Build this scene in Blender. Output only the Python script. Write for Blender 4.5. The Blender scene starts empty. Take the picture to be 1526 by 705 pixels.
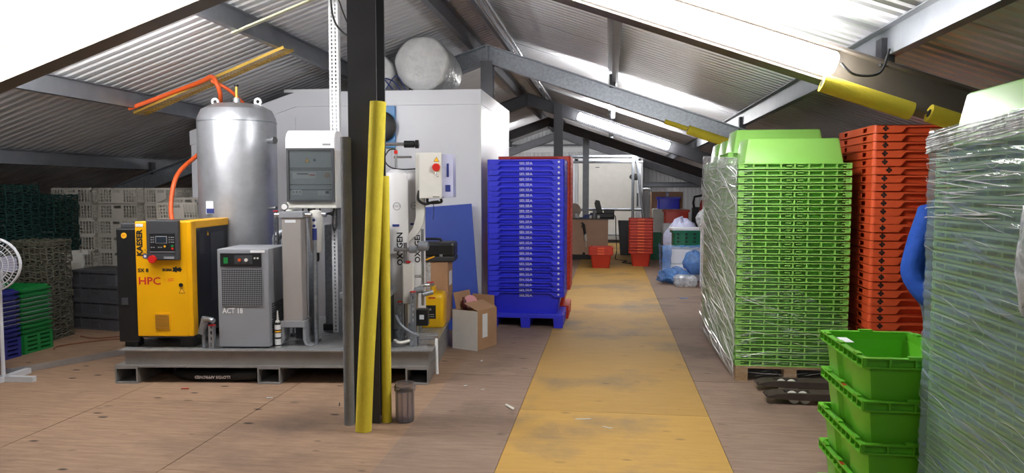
import bpy, bmesh, math, random
from mathutils import Vector, Matrix
random.seed(7)
S = bpy.context.scene
COL = S.collection
PI = math.pi
R = math.radians

# ------------------------------------------------------------------ camera, world, exposure
cam_d = bpy.data.cameras.new('camera'); cam = bpy.data.objects.new('camera', cam_d); COL.objects.link(cam)
cam_d.sensor_width = 36; cam_d.lens = 36 * 1120 / 1526; cam_d.clip_start = .05
cam.location = (0, 0, 1.62); cam.rotation_euler = (R(90 - 3.602), 0, R(7.362))
S.camera = cam
W = bpy.data.worlds.new('world'); S.world = W; W.use_nodes = True
W.node_tree.nodes['Background'].inputs[0].default_value = (.85, .92, 1, 1)
W.node_tree.nodes['Background'].inputs[1].default_value = .02
S.view_settings.view_transform = 'Standard'; S.view_settings.look = 'None'
S.view_settings.gamma = 1; S.view_settings.use_curve_mapping = False
S.view_settings.exposure = 0.0
LAMP = 58.0

# ------------------------------------------------------------------ materials
def lin(h):
    h = h.lstrip('#'); c = [int(h[i:i+2], 16) / 255 for i in (0, 2, 4)]
    return tuple((x / 12.92 if x <= .04045 else ((x + .055) / 1.055) ** 2.4) for x in c) + (1,)
MATS = {}
def mat(name, col, rough=.5, metal=0, var=0.0, scale=8, bump=0, bscale=40, emit=None, spec=.5, coat=0, trans=0, alpha=1, stretch=None):
    if name in MATS: return MATS[name]
    m = bpy.data.materials.new(name); m.use_nodes = True; nt = m.node_tree; b = nt.nodes['Principled BSDF']
    c = lin(col) if isinstance(col, str) else col
    b.inputs['Base Color'].default_value = c; b.inputs['Roughness'].default_value = rough; b.inputs['Metallic'].default_value = metal
    b.inputs['Specular IOR Level'].default_value = spec; b.inputs['Coat Weight'].default_value = coat
    b.inputs['Transmission Weight'].default_value = trans; b.inputs['Alpha'].default_value = alpha
    if var or bump:
        tc = nt.nodes.new('ShaderNodeTexCoord'); mp = nt.nodes.new('ShaderNodeMapping'); nt.links.new(tc.outputs['Object'], mp.inputs[0])
        if stretch: mp.inputs['Scale'].default_value = stretch
    if var:
        n = nt.nodes.new('ShaderNodeTexNoise'); n.inputs['Scale'].default_value = scale; n.inputs['Detail'].default_value = 6; n.inputs['Roughness'].default_value = .65
        nt.links.new(mp.outputs[0], n.inputs['Vector'])
        mx = nt.nodes.new('ShaderNodeMix'); mx.data_type = 'RGBA'
        mx.inputs[6].default_value = tuple(x * (1 - var) for x in c[:3]) + (1,); mx.inputs[7].default_value = tuple(min(1, x * (1 + var)) for x in c[:3]) + (1,)
        mr = nt.nodes.new('ShaderNodeMapRange'); mr.inputs[1].default_value = .3; mr.inputs[2].default_value = .7
        nt.links.new(n.outputs[0], mr.inputs[0]); nt.links.new(mr.outputs[0], mx.inputs[0]); nt.links.new(mx.outputs[2], b.inputs['Base Color'])
    if bump:
        n2 = nt.nodes.new('ShaderNodeTexNoise'); n2.inputs['Scale'].default_value = bscale; n2.inputs['Detail'].default_value = 4
        nt.links.new(mp.outputs[0], n2.inputs['Vector'])
        bp = nt.nodes.new('ShaderNodeBump'); bp.inputs['Strength'].default_value = bump; bp.inputs['Distance'].default_value = .02
        nt.links.new(n2.outputs[0], bp.inputs['Height']); nt.links.new(bp.outputs[0], b.inputs['Normal'])
    if emit:
        b.inputs['Emission Color'].default_value = lin(emit[0]) if isinstance(emit[0], str) else emit[0]; b.inputs['Emission Strength'].default_value = emit[1]
    MATS[name] = m
    return m

def ply_mat(name, base, dark, stain, stain_amt, speck, rough=.75):
    m = bpy.data.materials.new(name); m.use_nodes = True; nt = m.node_tree; N = nt.nodes; L = nt.links; b = N['Principled BSDF']
    g = N.new('ShaderNodeNewGeometry'); oi = N.new('ShaderNodeObjectInfo')
    def noise(scale, vec, det=5, ro=.6):
        n = N.new('ShaderNodeTexNoise'); n.inputs['Scale'].default_value = scale; n.inputs['Detail'].default_value = det; n.inputs['Roughness'].default_value = ro; L.new(vec, n.inputs['Vector']); return n.outputs[0]
    def mapr(v, a, c_):
        n = N.new('ShaderNodeMapRange'); n.inputs[1].default_value = a; n.inputs[2].default_value = c_; L.new(v, n.inputs[0]); return n.outputs[0]
    def mix(f, a, c_):
        n = N.new('ShaderNodeMix'); n.data_type = 'RGBA'; L.new(f, n.inputs[0])
        for k, q in ((6, a), (7, c_)):
            if isinstance(q, tuple): n.inputs[k].default_value = q
            else: L.new(q, n.inputs[k])
        return n.outputs[2]
    mp = N.new('ShaderNodeMapping'); mp.inputs['Scale'].default_value = (1.2, 9, 1); L.new(g.outputs['Position'], mp.inputs[0])
    grain = noise(3, mp.outputs[0], 8, .7)
    col = mix(mapr(grain, .32, .68), lin(dark), lin(base))
    st = noise(.75, g.outputs['Position'], 7, .62)
    fac = N.new('ShaderNodeMath'); fac.operation = 'MULTIPLY'; L.new(mapr(st, .5, .68), fac.inputs[0]); fac.inputs[1].default_value = stain_amt
    col = mix(fac.outputs[0], col, lin(stain))
    # knots and dirt specks
    mp2 = N.new('ShaderNodeMapping'); mp2.inputs['Scale'].default_value = (3.2, 6.5, 1); L.new(g.outputs['Position'], mp2.inputs[0])
    v = N.new('ShaderNodeTexVoronoi'); v.inputs['Scale'].default_value = 1.0; v.inputs['Randomness'].default_value = 1; L.new(mp2.outputs[0], v.inputs['Vector'])
    k = mapr(v.outputs['Distance'], .15, .08)
    k2 = N.new('ShaderNodeMath'); k2.operation = 'MULTIPLY'; L.new(k, k2.inputs[0]); L.new(mapr(noise(1.7, g.outputs['Position'], 2), .44, .56), k2.inputs[1])
    k3 = N.new('ShaderNodeMath'); k3.operation = 'MULTIPLY'; L.new(k2.outputs[0], k3.inputs[0]); k3.inputs[1].default_value = speck
    col = mix(k3.outputs[0], col, lin('#33231c'))
    sp = mapr(noise(38, g.outputs['Position'], 2), .72, .77)
    s3 = N.new('ShaderNodeMath'); s3.operation = 'MULTIPLY'; L.new(sp, s3.inputs[0]); s3.inputs[1].default_value = .55
    col = mix(s3.outputs[0], col, lin('#2a211d'))
    hs = N.new('ShaderNodeHueSaturation'); L.new(col, hs.inputs['Color']); mr = N.new('ShaderNodeMapRange'); mr.inputs[3].default_value = .9; mr.inputs[4].default_value = 1.1
    L.new(oi.outputs['Random'], mr.inputs[0]); L.new(mr.outputs[0], hs.inputs['Value']); L.new(hs.outputs[0], b.inputs['Base Color'])
    b.inputs['Roughness'].default_value = rough
    bp = N.new('ShaderNodeBump'); bp.inputs['Strength'].default_value = .25; bp.inputs['Distance'].default_value = .01; L.new(grain, bp.inputs['Height']); L.new(bp.outputs[0], b.inputs['Normal'])
    MATS[name] = m; return m

def film_mat(name, base, amt, tint, rough, rot, streak=(30, 2, 2), lo=.52, hi=.66, bump=.6):
    m = bpy.data.materials.new(name); m.use_nodes = True; nt = m.node_tree; N = nt.nodes; L = nt.links
    b = N['Principled BSDF']; out = N['Material Output']
    b.inputs['Base Color'].default_value = lin(tint); b.inputs['Roughness'].default_value = rough; b.inputs['Specular IOR Level'].default_value = .8
    tr = N.new('ShaderNodeBsdfTransparent'); mx = N.new('ShaderNodeMixShader')
    tc = N.new('ShaderNodeTexCoord'); mp = N.new('ShaderNodeMapping'); mp.inputs['Rotation'].default_value = rot
    mp2 = N.new('ShaderNodeMapping'); mp2.inputs['Scale'].default_value = streak
    L.new(tc.outputs['Object'], mp.inputs[0]); L.new(mp.outputs[0], mp2.inputs[0])
    n = N.new('ShaderNodeTexNoise'); n.inputs['Scale'].default_value = 1; n.inputs['Detail'].default_value = 5; n.inputs['Roughness'].default_value = .6; n.inputs['Distortion'].default_value = .6
    L.new(mp2.outputs[0], n.inputs['Vector'])
    mr = N.new('ShaderNodeMapRange'); mr.inputs[1].default_value = lo; mr.inputs[2].default_value = hi; mr.inputs[3].default_value = base; mr.inputs[4].default_value = amt
    L.new(n.outputs[0], mr.inputs[0]); L.new(mr.outputs[0], mx.inputs[0]); L.new(tr.outputs[0], mx.inputs[1]); L.new(b.outputs[0], mx.inputs[2]); L.new(mx.outputs[0], out.inputs['Surface'])
    bp = N.new('ShaderNodeBump'); bp.inputs['Strength'].default_value = bump; bp.inputs['Distance'].default_value = .03; L.new(n.outputs[0], bp.inputs['Height']); L.new(bp.outputs[0], b.inputs['Normal'])
    MATS[name] = m; return m

M = dict(
 roof=mat('roof_sheet', '#cfd0d4', .36, .3, .05, 3), clad=mat('cladding', '#d2d3d6', .5, 0, .04, 2),
 steel=mat('grey_steel', '#6f7076', .55, .25, .1, 5), steel_dark=mat('dark_steel', '#45464b', .6, .2, .12, 4), brownsteel=mat('rafter_paint', '#676059', .55, .15, .1, 3),
 galv=mat('galvanised', '#9ba1a9', .38, .65, .22, 30, .1, 60), purlin=mat('purlin_steel', '#7c8087', .42, .5, .12, 6),
 tank=mat('tank_zinc', '#b7bac0', .36, .6, .16, 5, .05, 20), chrome=mat('bright_metal', '#c4c6ca', .22, .9),
 darkgrey=mat('dark_grey', '#3a3c40', .5), black=mat('black_plastic', '#17181a', .45), rubber=mat('black_rubber', '#1c1c1e', .6),
 white=mat('white_paint', '#eceef2', .4), cold=mat('coldroom_panel', '#e9ebf3', .33, 0, .02, 1), offwhite=mat('off_white', '#d9d8d2', .5, 0, .05, 6),
 yellow=mat('machine_yellow', '#f0b000', .4, 0, .03, 2), foam=mat('yellow_foam', '#dccb3c', .85, 0, .08, 6, .2, 50), greyfoam=mat('grey_foam', '#77787b', .85, 0, .12, 8, .3, 60),
 jerry=mat('jerry_yellow', '#eab808', .4), orange_hose=mat('orange_hose', '#e8632c', .45), gold=mat('gold_tray', '#d9b253', .4, .5, .1, 8), cream=mat('cream_strip', '#b9b89e', .5, .2, .1, 6),
 blue=mat('blue_plastic', '#3238e0', .4, 0, .04, 3), blueboard=mat('blue_board', '#1f43a8', .5, 0, .05, 3), red=mat('red_plastic', '#c2341f', .4, 0, .06, 4), orange=mat('orange_plastic', '#e45c32', .42, 0, .06, 3),
 green=mat('green_plastic', '#90cc60', .42, 0, .05, 2), green2=mat('box_green', '#68bf2c', .35, 0, .05, 3), dgreen=mat('dark_green_plastic', '#0c6b4a', .45),
 wood=mat('pallet_wood', '#a88a68', .8, 0, .25, 12, .3, 30, stretch=(1, 6, 6)), brownbox=mat('cardboard', '#ab8667', .85, 0, .08, 5, .1, 15), whitecard=mat('white_card', '#d8d8d6', .8, 0, .06, 5),
 skid=mat('skid_grey', '#8d8c8b', .5, .2, .12, 8), tread=mat('tread_plate', '#a4a5a6', .35, .6, .15, 12), greybox=mat('dryer_grey', '#8e9197', .5, 0, .04, 3), filt=mat('filter_grey', '#a39e9b', .5, .15, .05, 3),
 red_k=mat('red_knob', '#c8201c', .4), white_t=mat('print_white', '#e8e8ea', .6), black_t=mat('print_black', '#131313', .6), red_t=mat('print_red', '#c01d20', .6), navy=mat('print_navy', '#24347a', .5), amber=mat('warning_yellow', '#f5b51c', .6),
 bluepaint=mat('cooler_blue', '#3f8fd2', .35), lavender=mat('panel_lavender', '#b9bcd8', .3), screen=mat('display', '#2a323c', .2), label=mat('paper_label', '#dfe3e8', .6),
 wrapwhite=mat('bubble_wrap', '#d6d7d8', .3, 0, .12, 7, 1.0, 9), trolley=mat('truck_brown', '#4a3f3a', .6, .1, .25, 10), jacket=mat('blue_jacket', '#1a55c0', .75, 0, .12, 8, .5, 14), jeans=mat('jeans', '#5f6a80', .85, 0, .15, 15), skin=mat('skin', '#c99678', .55), hair=mat('hair', '#3a2b20', .7),
 teal=mat('teal_tray', '#1d4440', .6, 0, .2, 10), olive=mat('olive_tray', '#605f52', .6, 0, .25, 12), crate_w=mat('crate_white', '#cfcac0', .6, 0, .06, 4), crate_g=mat('crate_grey', '#4b4b50', .55, 0, .08, 4), crate_b=mat('crate_blue', '#2a2f7e', .5), crate_gr=mat('crate_green', '#13803a', .5),
 fanw=mat('fan_white', '#cfd2d8', .4), alu=mat('aluminium', '#b9bcc0', .3, .7, .06, 5), bag=film_mat('blue_bag', .55, .9, '#5b93dc', .2, (0, 0, 0), (14, 14, 14), .4, .65, .8), clearbag=film_mat('clear_bag', .35, .85, '#dfe6ee', .15, (0, 0, 0), (16, 16, 16), .4, .62, .8),
 cup=mat('clear_cup', '#dcdae2', .1, 0, trans=.92), lamp_fill=mat('fill_lamp_diffuser', '#ffffff', .4, emit=((1, .97, .93, 1), LAMP*.17)), crease_glint=mat('film_crease', '#f4f7f6', .15, 0, spec=.9), lamp=mat('lamp_diffuser', '#ffffff', .4, emit=((1, .985, .97, 1), LAMP)), oxy=mat('vessel_white', '#e4e4e6', .35), glassdoor=mat('smoked_door', '#c7ced2', .08, 0, trans=.92), lavsack=mat('lavender_sack', '#c9cdf0', .35, 0, .2, 9, .6, 8), vent=mat('vent_slat', '#b5812c', .5), plate=mat('enclosure_plate', '#c3cccb', .5), tan=mat('tan_board', '#b99880', .7, 0, .06, 4), reel=mat('reel_wood', '#a3968a', .8, 0, .1, 6), steelwhite=mat('white_rail', '#e2e4e6', .4),  # second diffuser is dimmed fill for the lamps added behind the camera
)
M['ply'] = ply_mat('plywood', '#a4866c', '#856953', '#584840', .7, 1.0)
M['ply2'] = ply_mat('plywood_worn', '#9a826f', '#80695a', '#54473e', .75, .6)
M['walk'] = ply_mat('yellow_walkway', '#bb9348', '#ad863d', '#6f6355', .85, .4, .65)
M['film_side'] = film_mat('film_side', .38, .95, '#eef4f0', .12, (R(38), 0, 0), (1, 3, 46), .5, .64, .9)  # white streaks mix wrinkle whitening with lamp glints put into the colour
M['film_front'] = film_mat('film_front', .02, .4, '#dfe6e2', .15, (0, R(12), 0), (3, 1, 40), .56, .72, .6)
M['film_thick'] = film_mat('film_thick', .46, .85, '#9db2bb', .1, (R(-9), 0, 0), (1, 1.2, 30), .56, .76, .25)

# ------------------------------------------------------------------ mesh helper
def vrot(p, mtx): return mtx @ Vector(p)
class MB:
    def __init__(s): s.v = []; s.f = []
    def add(s, vs, fs):
        o = len(s.v); s.v += [tuple(v) for v in vs]; s.f += [tuple(i + o for i in f) for f in fs]; return s
    def box(s, x0, x1, y0, y1, z0, z1, m=None):
        vs = [(x0,y0,z0),(x1,y0,z0),(x1,y1,z0),(x0,y1,z0),(x0,y0,z1),(x1,y0,z1),(x1,y1,z1),(x0,y1,z1)]
        if m: vs = [m @ Vector(v) for v in vs]
        return s.add(vs, [(0,3,2,1),(4,5,6,7),(0,1,5,4),(1,2,6,5),(2,3,7,6),(3,0,4,7)])
    def frustum(s, b, t, z0, z1):  # b,t = (x0,x1,y0,y1)
        vs = [(b[0],b[2],z0),(b[1],b[2],z0),(b[1],b[3],z0),(b[0],b[3],z0),(t[0],t[2],z1),(t[1],t[2],z1),(t[1],t[3],z1),(t[0],t[3],z1)]
        return s.add(vs, [(0,3,2,1),(4,5,6,7),(0,1,5,4),(1,2,6,5),(2,3,7,6),(3,0,4,7)])
    def beam(s, p0, p1, w, h, up=(0,0,1)):
        p0, p1 = Vector(p0), Vector(p1); d = p1 - p0; l = d.length; d.normalize(); a = Vector(up).cross(d)
        if a.length < 1e-4: a = Vector((1,0,0))
        a.normalize(); u = d.cross(a); m = Matrix((( a.x,u.x,d.x,p0.x),(a.y,u.y,d.y,p0.y),(a.z,u.z,d.z,p0.z),(0,0,0,1)))
        return s.box(-w/2, w/2, -h/2, h/2, 0, l, m)
    def cyl(s, p0, p1, r, r1=None, n=14):
        p0, p1 = Vector(p0), Vector(p1); r1 = r if r1 is None else r1; d = (p1 - p0).normalized()
        a = d.cross(Vector((0,0,1)) if abs(d.z) < .9 else Vector((1,0,0))).normalized(); u = d.cross(a)
        vs = [p0 + (a*math.cos(2*PI*i/n) + u*math.sin(2*PI*i/n))*r for i in range(n)] + [p1 + (a*math.cos(2*PI*i/n) + u*math.sin(2*PI*i/n))*r1 for i in range(n)]
        return s.add(vs, [(i,(i+1)%n,n+(i+1)%n,n+i) for i in range(n)] + [tuple(range(n))[::-1], tuple(range(n,2*n))])
    def lathe(s, prof, n=24, m=None):
        vs = []; fs = []
        for r, z in prof: vs += [(max(r, 1e-4)*math.cos(2*PI*i/n), max(r, 1e-4)*math.sin(2*PI*i/n), z) for i in range(n)]
        for k in range(len(prof)-1): fs += [(k*n+i, k*n+(i+1)%n, (k+1)*n+(i+1)%n, (k+1)*n+i) for i in range(n)]
        fs += [tuple(range(n))[::-1], tuple(range((len(prof)-1)*n, len(prof)*n))]
        if m: vs = [m @ Vector(v) for v in vs]
        return s.add(vs, fs)
    def tube(s, pts, r, n=10, sub=6, closed=False, rs=None):
        P = [Vector(p) for p in pts]
        if sub > 1 and len(P) > 2:
            Q = []; K = len(P); RR = []
            for i in range(K if closed else K-1):
                g = lambda j: P[j % K] if closed else P[max(0, min(K-1, j))]
                a, b, c, d = g(i-1), g(i), g(i+1), g(i+2)
                for t in range(sub):
                    t /= sub
                    Q.append(.5*((2*b)+(c-a)*t+(2*a-5*b+4*c-d)*t*t+(3*b-a-3*c+d)*t**3))
                    if rs: RR.append(rs[i]*(1-t)+rs[(i+1) % K]*t)
            if not closed:
                Q.append(P[-1]); 
                if rs: RR.append(rs[-1])
            P = Q; rs = RR or None
        vs = []; K = len(P); prev = None
        for i in range(K):
            d = (P[(i+1)%K] - P[i-1]) if closed else (P[min(i+1,K-1)] - P[max(i-1,0)])
            d.normalize()
            a = (prev - d*prev.dot(d)) if prev else d.cross(Vector((0,0,1)) if abs(d.z) < .9 else Vector((1,0,0)))
            a.normalize(); prev = a; u = d.cross(a); rr = rs[i] if rs else r
            vs += [P[i] + (a*math.cos(2*PI*j/n)+u*math.sin(2*PI*j/n))*rr for j in range(n)]
        fs = []
        for i in range(K if closed else K-1):
            k = (i+1) % K
            fs += [(i*n+j, i*n+(j+1)%n, k*n+(j+1)%n, k*n+j) for j in range(n)]
        if not closed: fs += [tuple(range(n))[::-1], tuple(range((K-1)*n, K*n))]
        return s.add(vs, fs)
    def prism(s, poly, a, b, axis='y', m=None):  # poly in the two other axes
        n = len(poly)
        f = {'y': lambda p, q: (p[0], q, p[1]), 'x': lambda p, q: (q, p[0], p[1]), 'z': lambda p, q: (p[0], p[1], q)}[axis]
        vs = [f(p, a) for p in poly] + [f(p, b) for p in poly]
        if m: vs = [m @ Vector(v) for v in vs]
        return s.add(vs, [tuple(range(n)), tuple(range(n, 2*n))[::-1]] + [(i, n+i, n+(i+1)%n, (i+1)%n) for i in range(n)])
    def loft(s, rings, cap=True, close=False):
        n = len(rings[0]); vs = [p for r in rings for p in r]; K = len(rings)
        fs = [(k*n+i, k*n+(i+1)%n, ((k+1)%K)*n+(i+1)%n, ((k+1)%K)*n+i) for k in range(K if close else K-1) for i in range(n)]
        if cap and not close: fs += [tuple(range(n))[::-1], tuple(range((K-1)*n, K*n))]
        return s.add(vs, fs)
    def mesh(s, name='m', smooth=None):
        me = bpy.data.meshes.new(name); me.from_pydata(s.v, [], s.f); bm = bmesh.new(); bm.from_mesh(me)
        bmesh.ops.recalc_face_normals(bm, faces=bm.faces); bm.to_mesh(me); bm.free()
        if smooth:
            me.polygons.foreach_set('use_smooth', [True]*len(me.polygons)); me.set_sharp_from_angle(angle=R(smooth))
        return me
    def build(s, name, m, parent=None, loc=(0,0,0), rot=(0,0,0), smooth=None, bevel=0):
        return put(name, s.mesh(name, smooth), m, parent, loc, rot, bevel)
def put(name, me, m, parent=None, loc=(0,0,0), rot=(0,0,0), bevel=0):
    o = bpy.data.objects.new(name, me)
    if m is not None and not me.materials: me.materials.append(M[m] if isinstance(m, str) else m)
    o.location = loc; o.rotation_euler = rot; o.parent = parent; COL.objects.link(o)
    if bevel:
        b = o.modifiers.new('bevel', 'BEVEL'); b.width = bevel; b.segments = 2; b.limit_method = 'ANGLE'; b.angle_limit = R(40)
    return o
def empty(name, loc=(0,0,0), rz=0, label=None, cat=None, group=None, rot=None):
    o = bpy.data.objects.new(name, None); o.empty_display_size = .05; o.location = loc; o.rotation_euler = rot or (0,0,rz); COL.objects.link(o)
    if label: tag(o, label, cat, group)
    return o
def tag(o, label, cat, group=None):
    o['label'] = label; o['category'] = cat
    if group: o['group'] = group
    return o
def struct(o, label=None):
    o['kind'] = 'structure'
    if label: o['label'] = label
    return o
def stuff(o): o['kind'] = 'stuff'; return o
def dup(o, loc=None, rot=None, parent=None):
    c = o.copy(); COL.objects.link(c)
    if parent is not None: c.parent = parent
    if loc is not None: c.location = loc
    if rot is not None: c.rotation_euler = rot
    for ch in o.children: dup(ch, parent=c)
    return c
_txt = {}
def text_mesh(body, size, bold=0, ext=.0008, ax='CENTER', sx=1):
    k = (body, size, bold, ax, sx)
    if k in _txt: return _txt[k].copy()
    cu = bpy.data.curves.new('text', 'FONT'); cu.body = body; cu.size = size; cu.align_x = ax; cu.align_y = 'CENTER'; cu.extrude = ext; cu.offset = bold; cu.resolution_u = 2
    ob = bpy.data.objects.new('text', cu); COL.objects.link(ob); dg = bpy.context.evaluated_depsgraph_get()
    me = bpy.data.meshes.new_from_object(ob.evaluated_get(dg)); bpy.data.objects.remove(ob); bpy.data.curves.remove(cu)
    if sx != 1: me.transform(Matrix.Diagonal((sx, 1, 1, 1)))
    me.materials.clear()
    _txt[k] = me; return me.copy()
FRONT = (PI/2, 0, 0)
def text(parent, body, size, m, loc, rot=FRONT, name='lettering', bold=0, ax='CENTER', sx=1): return put(name, text_mesh(body, size, bold, ax=ax, sx=sx), m, parent, loc, rot)
def rrect(hx, hy, r, z, n=4, cx=0, cy=0):
    pts = []
    for (sx, sy, a0) in ((1,1,0),(-1,1,90),(-1,-1,180),(1,-1,270)):
        for k in range(n+1):
            a = R(a0 + 90*k/n); pts.append((cx + sx*(hx-r) + r*math.cos(a), cy + sy*(hy-r) + r*math.sin(a), z))
    return pts

# ------------------------------------------------------------------ structure
RX, SL, RT = -1.62, .345, 3.74          # ridge x, roof slope, roof height at the ridge
RB, RD = 3.29, .24                        # rafter underside at the ridge, rafter depth
Y0, Y1 = -3.6, 25.0
XL, XR = -9.2, 5.9
def zr(x, t=RT): return t - SL*abs(x - RX)
fl = MB().box(XL-.2, XR+.2, Y0-.2, Y1+.2, -.2, -.018).build('floor', 'wood'); struct(fl)
def sheets(x0, sgn, lim, w, first, m):
    x = x0; c = 0
    while (x > lim if sgn < 0 else x < lim):
        xa = x + sgn*(first if c == 0 else w); xa = max(xa, lim) if sgn < 0 else min(xa, lim)
        y = Y0 - (1.1 if c % 2 else 0) + .25
        while y < Y1:
            a, b = max(y, Y0), min(y+2.44, Y1)
            if b - a > .1:
                q = MB().box(min(x, xa)+.003, max(x, xa)-.003, a+.003, b-.003, -.018, random.uniform(-.0008, .0008)).build('plywood_sheet', m, fl)
            y += 2.44
        x = xa; c += 1
sheets(-.64, -1, -1.34, 1.22, .70, 'ply2'); sheets(-1.34, -1, XL, 1.22, 1.22, 'ply'); sheets(.718, 1, XR, 1.22, 1.22, 'ply2')
y = Y0 + .06
while y < Y1:
    MB().box(-.638, .716, max(y, Y0)+.002, min(y+2.98, Y1)-.002, -.018, .004).build('walkway_sheet', 'walk', fl); y += 2.98

# corrugated roof sheets, one metre each
def corr(n, pitch, h):
    pr = []
    for i in range(n):
        y = i*pitch; pr += [(y, 0), (y+.055, 0), (y+.072, h), (y+pitch-.017, h)]
    pr.append((n*pitch, 0)); return pr
for side, lim in (('left', XL), ('right', XR)):
    root = None
    me = None
    for k in range(29):
        yy = Y0 + k*1.0
        if yy >= Y1: break
        if me is None:
            pr = corr(8, .125, .02); b = MB(); n = len(pr)
            vs = [(RX, y, RT + z) for y, z in pr] + [(lim, y, zr(lim) + z) for y, z in pr]
            b.add(vs, [(i, i+1, n+i+1, n+i) for i in range(n-1)]); b.add([(v[0], v[1], v[2]+.04) for v in vs], [(n-1, 0, n, 2*n-1)])
            me = b.mesh('roof_sheet')
        if root is None:
            root = MB().prism([(RX, RT+.05), (lim, zr(lim)+.05), (lim, zr(lim)+.12), (RX, RT+.12)], Y0-.2, Y1+.2).build('ceiling_'+side, 'roof'); struct(root)
        put('roof_sheet', me, 'roof', root, (0, yy, (k % 2)*.003))
# walls
def wall(name, b, m='clad'): return struct(b.build(name, m))
wb = wall('wall_back', MB().prism([(XL, 0), (XR, 0), (XR, zr(XR)), (RX, RT), (XL, zr(XL))], Y1+.06, Y1+.2))
x = XL
while x < XR - .01:
    xe = min(x+1.0, XR); b = MB(); n = int(round((xe-x)/.125))
    pr = []
    for i in range(n):
        q = x + i*.125; pr += [(q, 0), (q+.07, 0), (q+.085, -.02), (q+.11, -.02)]
    pr.append((xe, 0)); n = len(pr)
    b.add([(q, Y1+.03+d, 0) for q, d in pr] + [(q, Y1+.03+d, zr(q)-.01) for q, d in pr], [(i, i+1, n+i+1, n+i) for i in range(n-1)])
    b.build('cladding_sheet', 'clad', wb); x = xe
wall('wall_left', MB().box(XL-.2, XL, Y0, Y1, -.02, zr(XL)+.1)); wall('wall_right', MB().box(XR, XR+.2, Y0, Y1, -.02, zr(XR)+.1))
wall('wall_front', MB().prism([(XL, 0), (XR, 0), (XR, zr(XR)), (RX, RT), (XL, zr(XL))], Y0-.2, Y0))
# gable rails and light strip
for i, (z, xa, xb, h, m) in enumerate(((3.07, -4.2, .6, .06, 'steel'), (1.78, -6, 5.8, .14, 'purlin'), (.36, -6, 5.8, .14, 'purlin'))):
    struct(MB().prism([(24.86, z-h/2), (25.01, z-h/2), (25.01, z+h/2), (24.86, z+h/2), (24.86, z+h/2-.02), (24.98, z+h/2-.02), (24.98, z-h/2+.02), (24.86, z-h/2+.02)], xa, xb, 'x').build('trim_%d' % (i+1), m))
struct(MB().box(-3.0, .1, 24.93, 25.0, 2.84, 2.99).build('trim_4', 'steelwhite'))

def rafter(y, sgn, m, x_end, label):
    # I section lying along the roof slope; side profile drawn in x/z, flanges and web extruded in y
    w = .09; b = MB(); xe = x_end
    def strip(z0, z1, ya, yb): b.prism([(RX, RB+z0), (xe, RB+z0-SL*abs(xe-RX)), (xe, RB+z1-SL*abs(xe-RX)), (RX, RB+z1)], ya, yb)
    strip(0, .016, y-w, y+w); strip(RD-.016, RD, y-w, y+w); strip(.016, RD-.016, y-.006, y+.006)
    return struct(b.build('rafter', m), label)
FR = [(-.15, 'brownsteel'), (4.95, 'brownsteel'), (10.0, 'galv'), (15.05, 'steel_dark'), (20.1, 'steel'), (24.75, 'steel')]
for i, (y, m) in enumerate(FR):
    rafter(y, -1, m, XL+.1, 'sloping roof rafter on the compressor side'); rafter(y, 1, m, XR-.1, 'sloping roof rafter on the stacked bin side')
    struct(MB().box(RX-.012, RX+.012, y-.08, y+.08, RB-.06, RB+RD).build('ridge_plate', m))
PZ = .16
def purlin(x, m='purlin', flip=1):
    zt = zr(x)-.006; b = MB(); w = .06*flip
    t = .006; z0 = zt-PZ
    pr = [(x, zt), (x-w, zt+SL*.0), (x-w, zt-t), (x-t*flip, zt-t), (x-t*flip, z0+t), (x+w, z0+t), (x+w, z0+.03), (x+w+t*flip, z0+.03), (x+w+t*flip, z0), (x-t*flip, z0), (x-t*flip, z0)]
    b.prism(pr[:-1], Y0, Y1)
    return struct(b.build('purlin', m), 'steel purlin running under the roof sheets')
for k in range(1, 5): purlin(RX - 1.62*k, 'purlin', -1 if k else 1)
for k in range(1, 5): purlin(RX + 1.65*k, 'purlin', 1)
purlin(RX-.2, 'steel', -1); purlin(RX+.24, 'steel', 1)
# bolts along purlins are small square cleats at each frame
for x in [RX-1.62*k for k in (1, 2, 3)] + [RX+1.65*k for k in (1, 2)]:
    for y, m in FR[:4]:
        struct(MB().box(x-.04, x+.04, y-.05, y+.05, zr(x, RB+RD)-.02, zr(x)-.06).build('purlin_cleat', 'steel_dark'))
# round conduits under the ridge
for x, z, r in ((RX+.35, 3.445, .035), (RX+.45, 3.396, .022)):
    struct(MB().cyl((x, 5.2, z), (x, 20, z), r, n=12).build('ridge_conduit', 'chrome'), 'round metal conduit under the ridge')

def column(x, y, h, m, b_=.155, d=.2, z0=0, label=None):
    b = MB(); t = .012
    b.box(x-b_/2, x+b_/2, y-d/2, y-d/2+t, z0, h).box(x-b_/2, x+b_/2, y+d/2-t, y+d/2, z0, h).box(x-.005, x+.005, y-d/2+t, y+d/2-t, z0, h)
    return struct(b.build('steel_column', m), label)
column(-1.66, 5.05, RB+.06, 'steel_dark', .2, label='dark steel column with foam tubes on its edges')
column(RX, 10.0, RB+.02, 'steel', z0=2.79, label='steel post above the white cold room')
column(-1.0, 14.865, 3.27, 'steel_dark', .17, .2, label='dark steel column beyond the blue bin stack')
column(-.62, 20.1, 2.955, 'purlin', .16, .2, label='grey steel column near the far gable')

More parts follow.
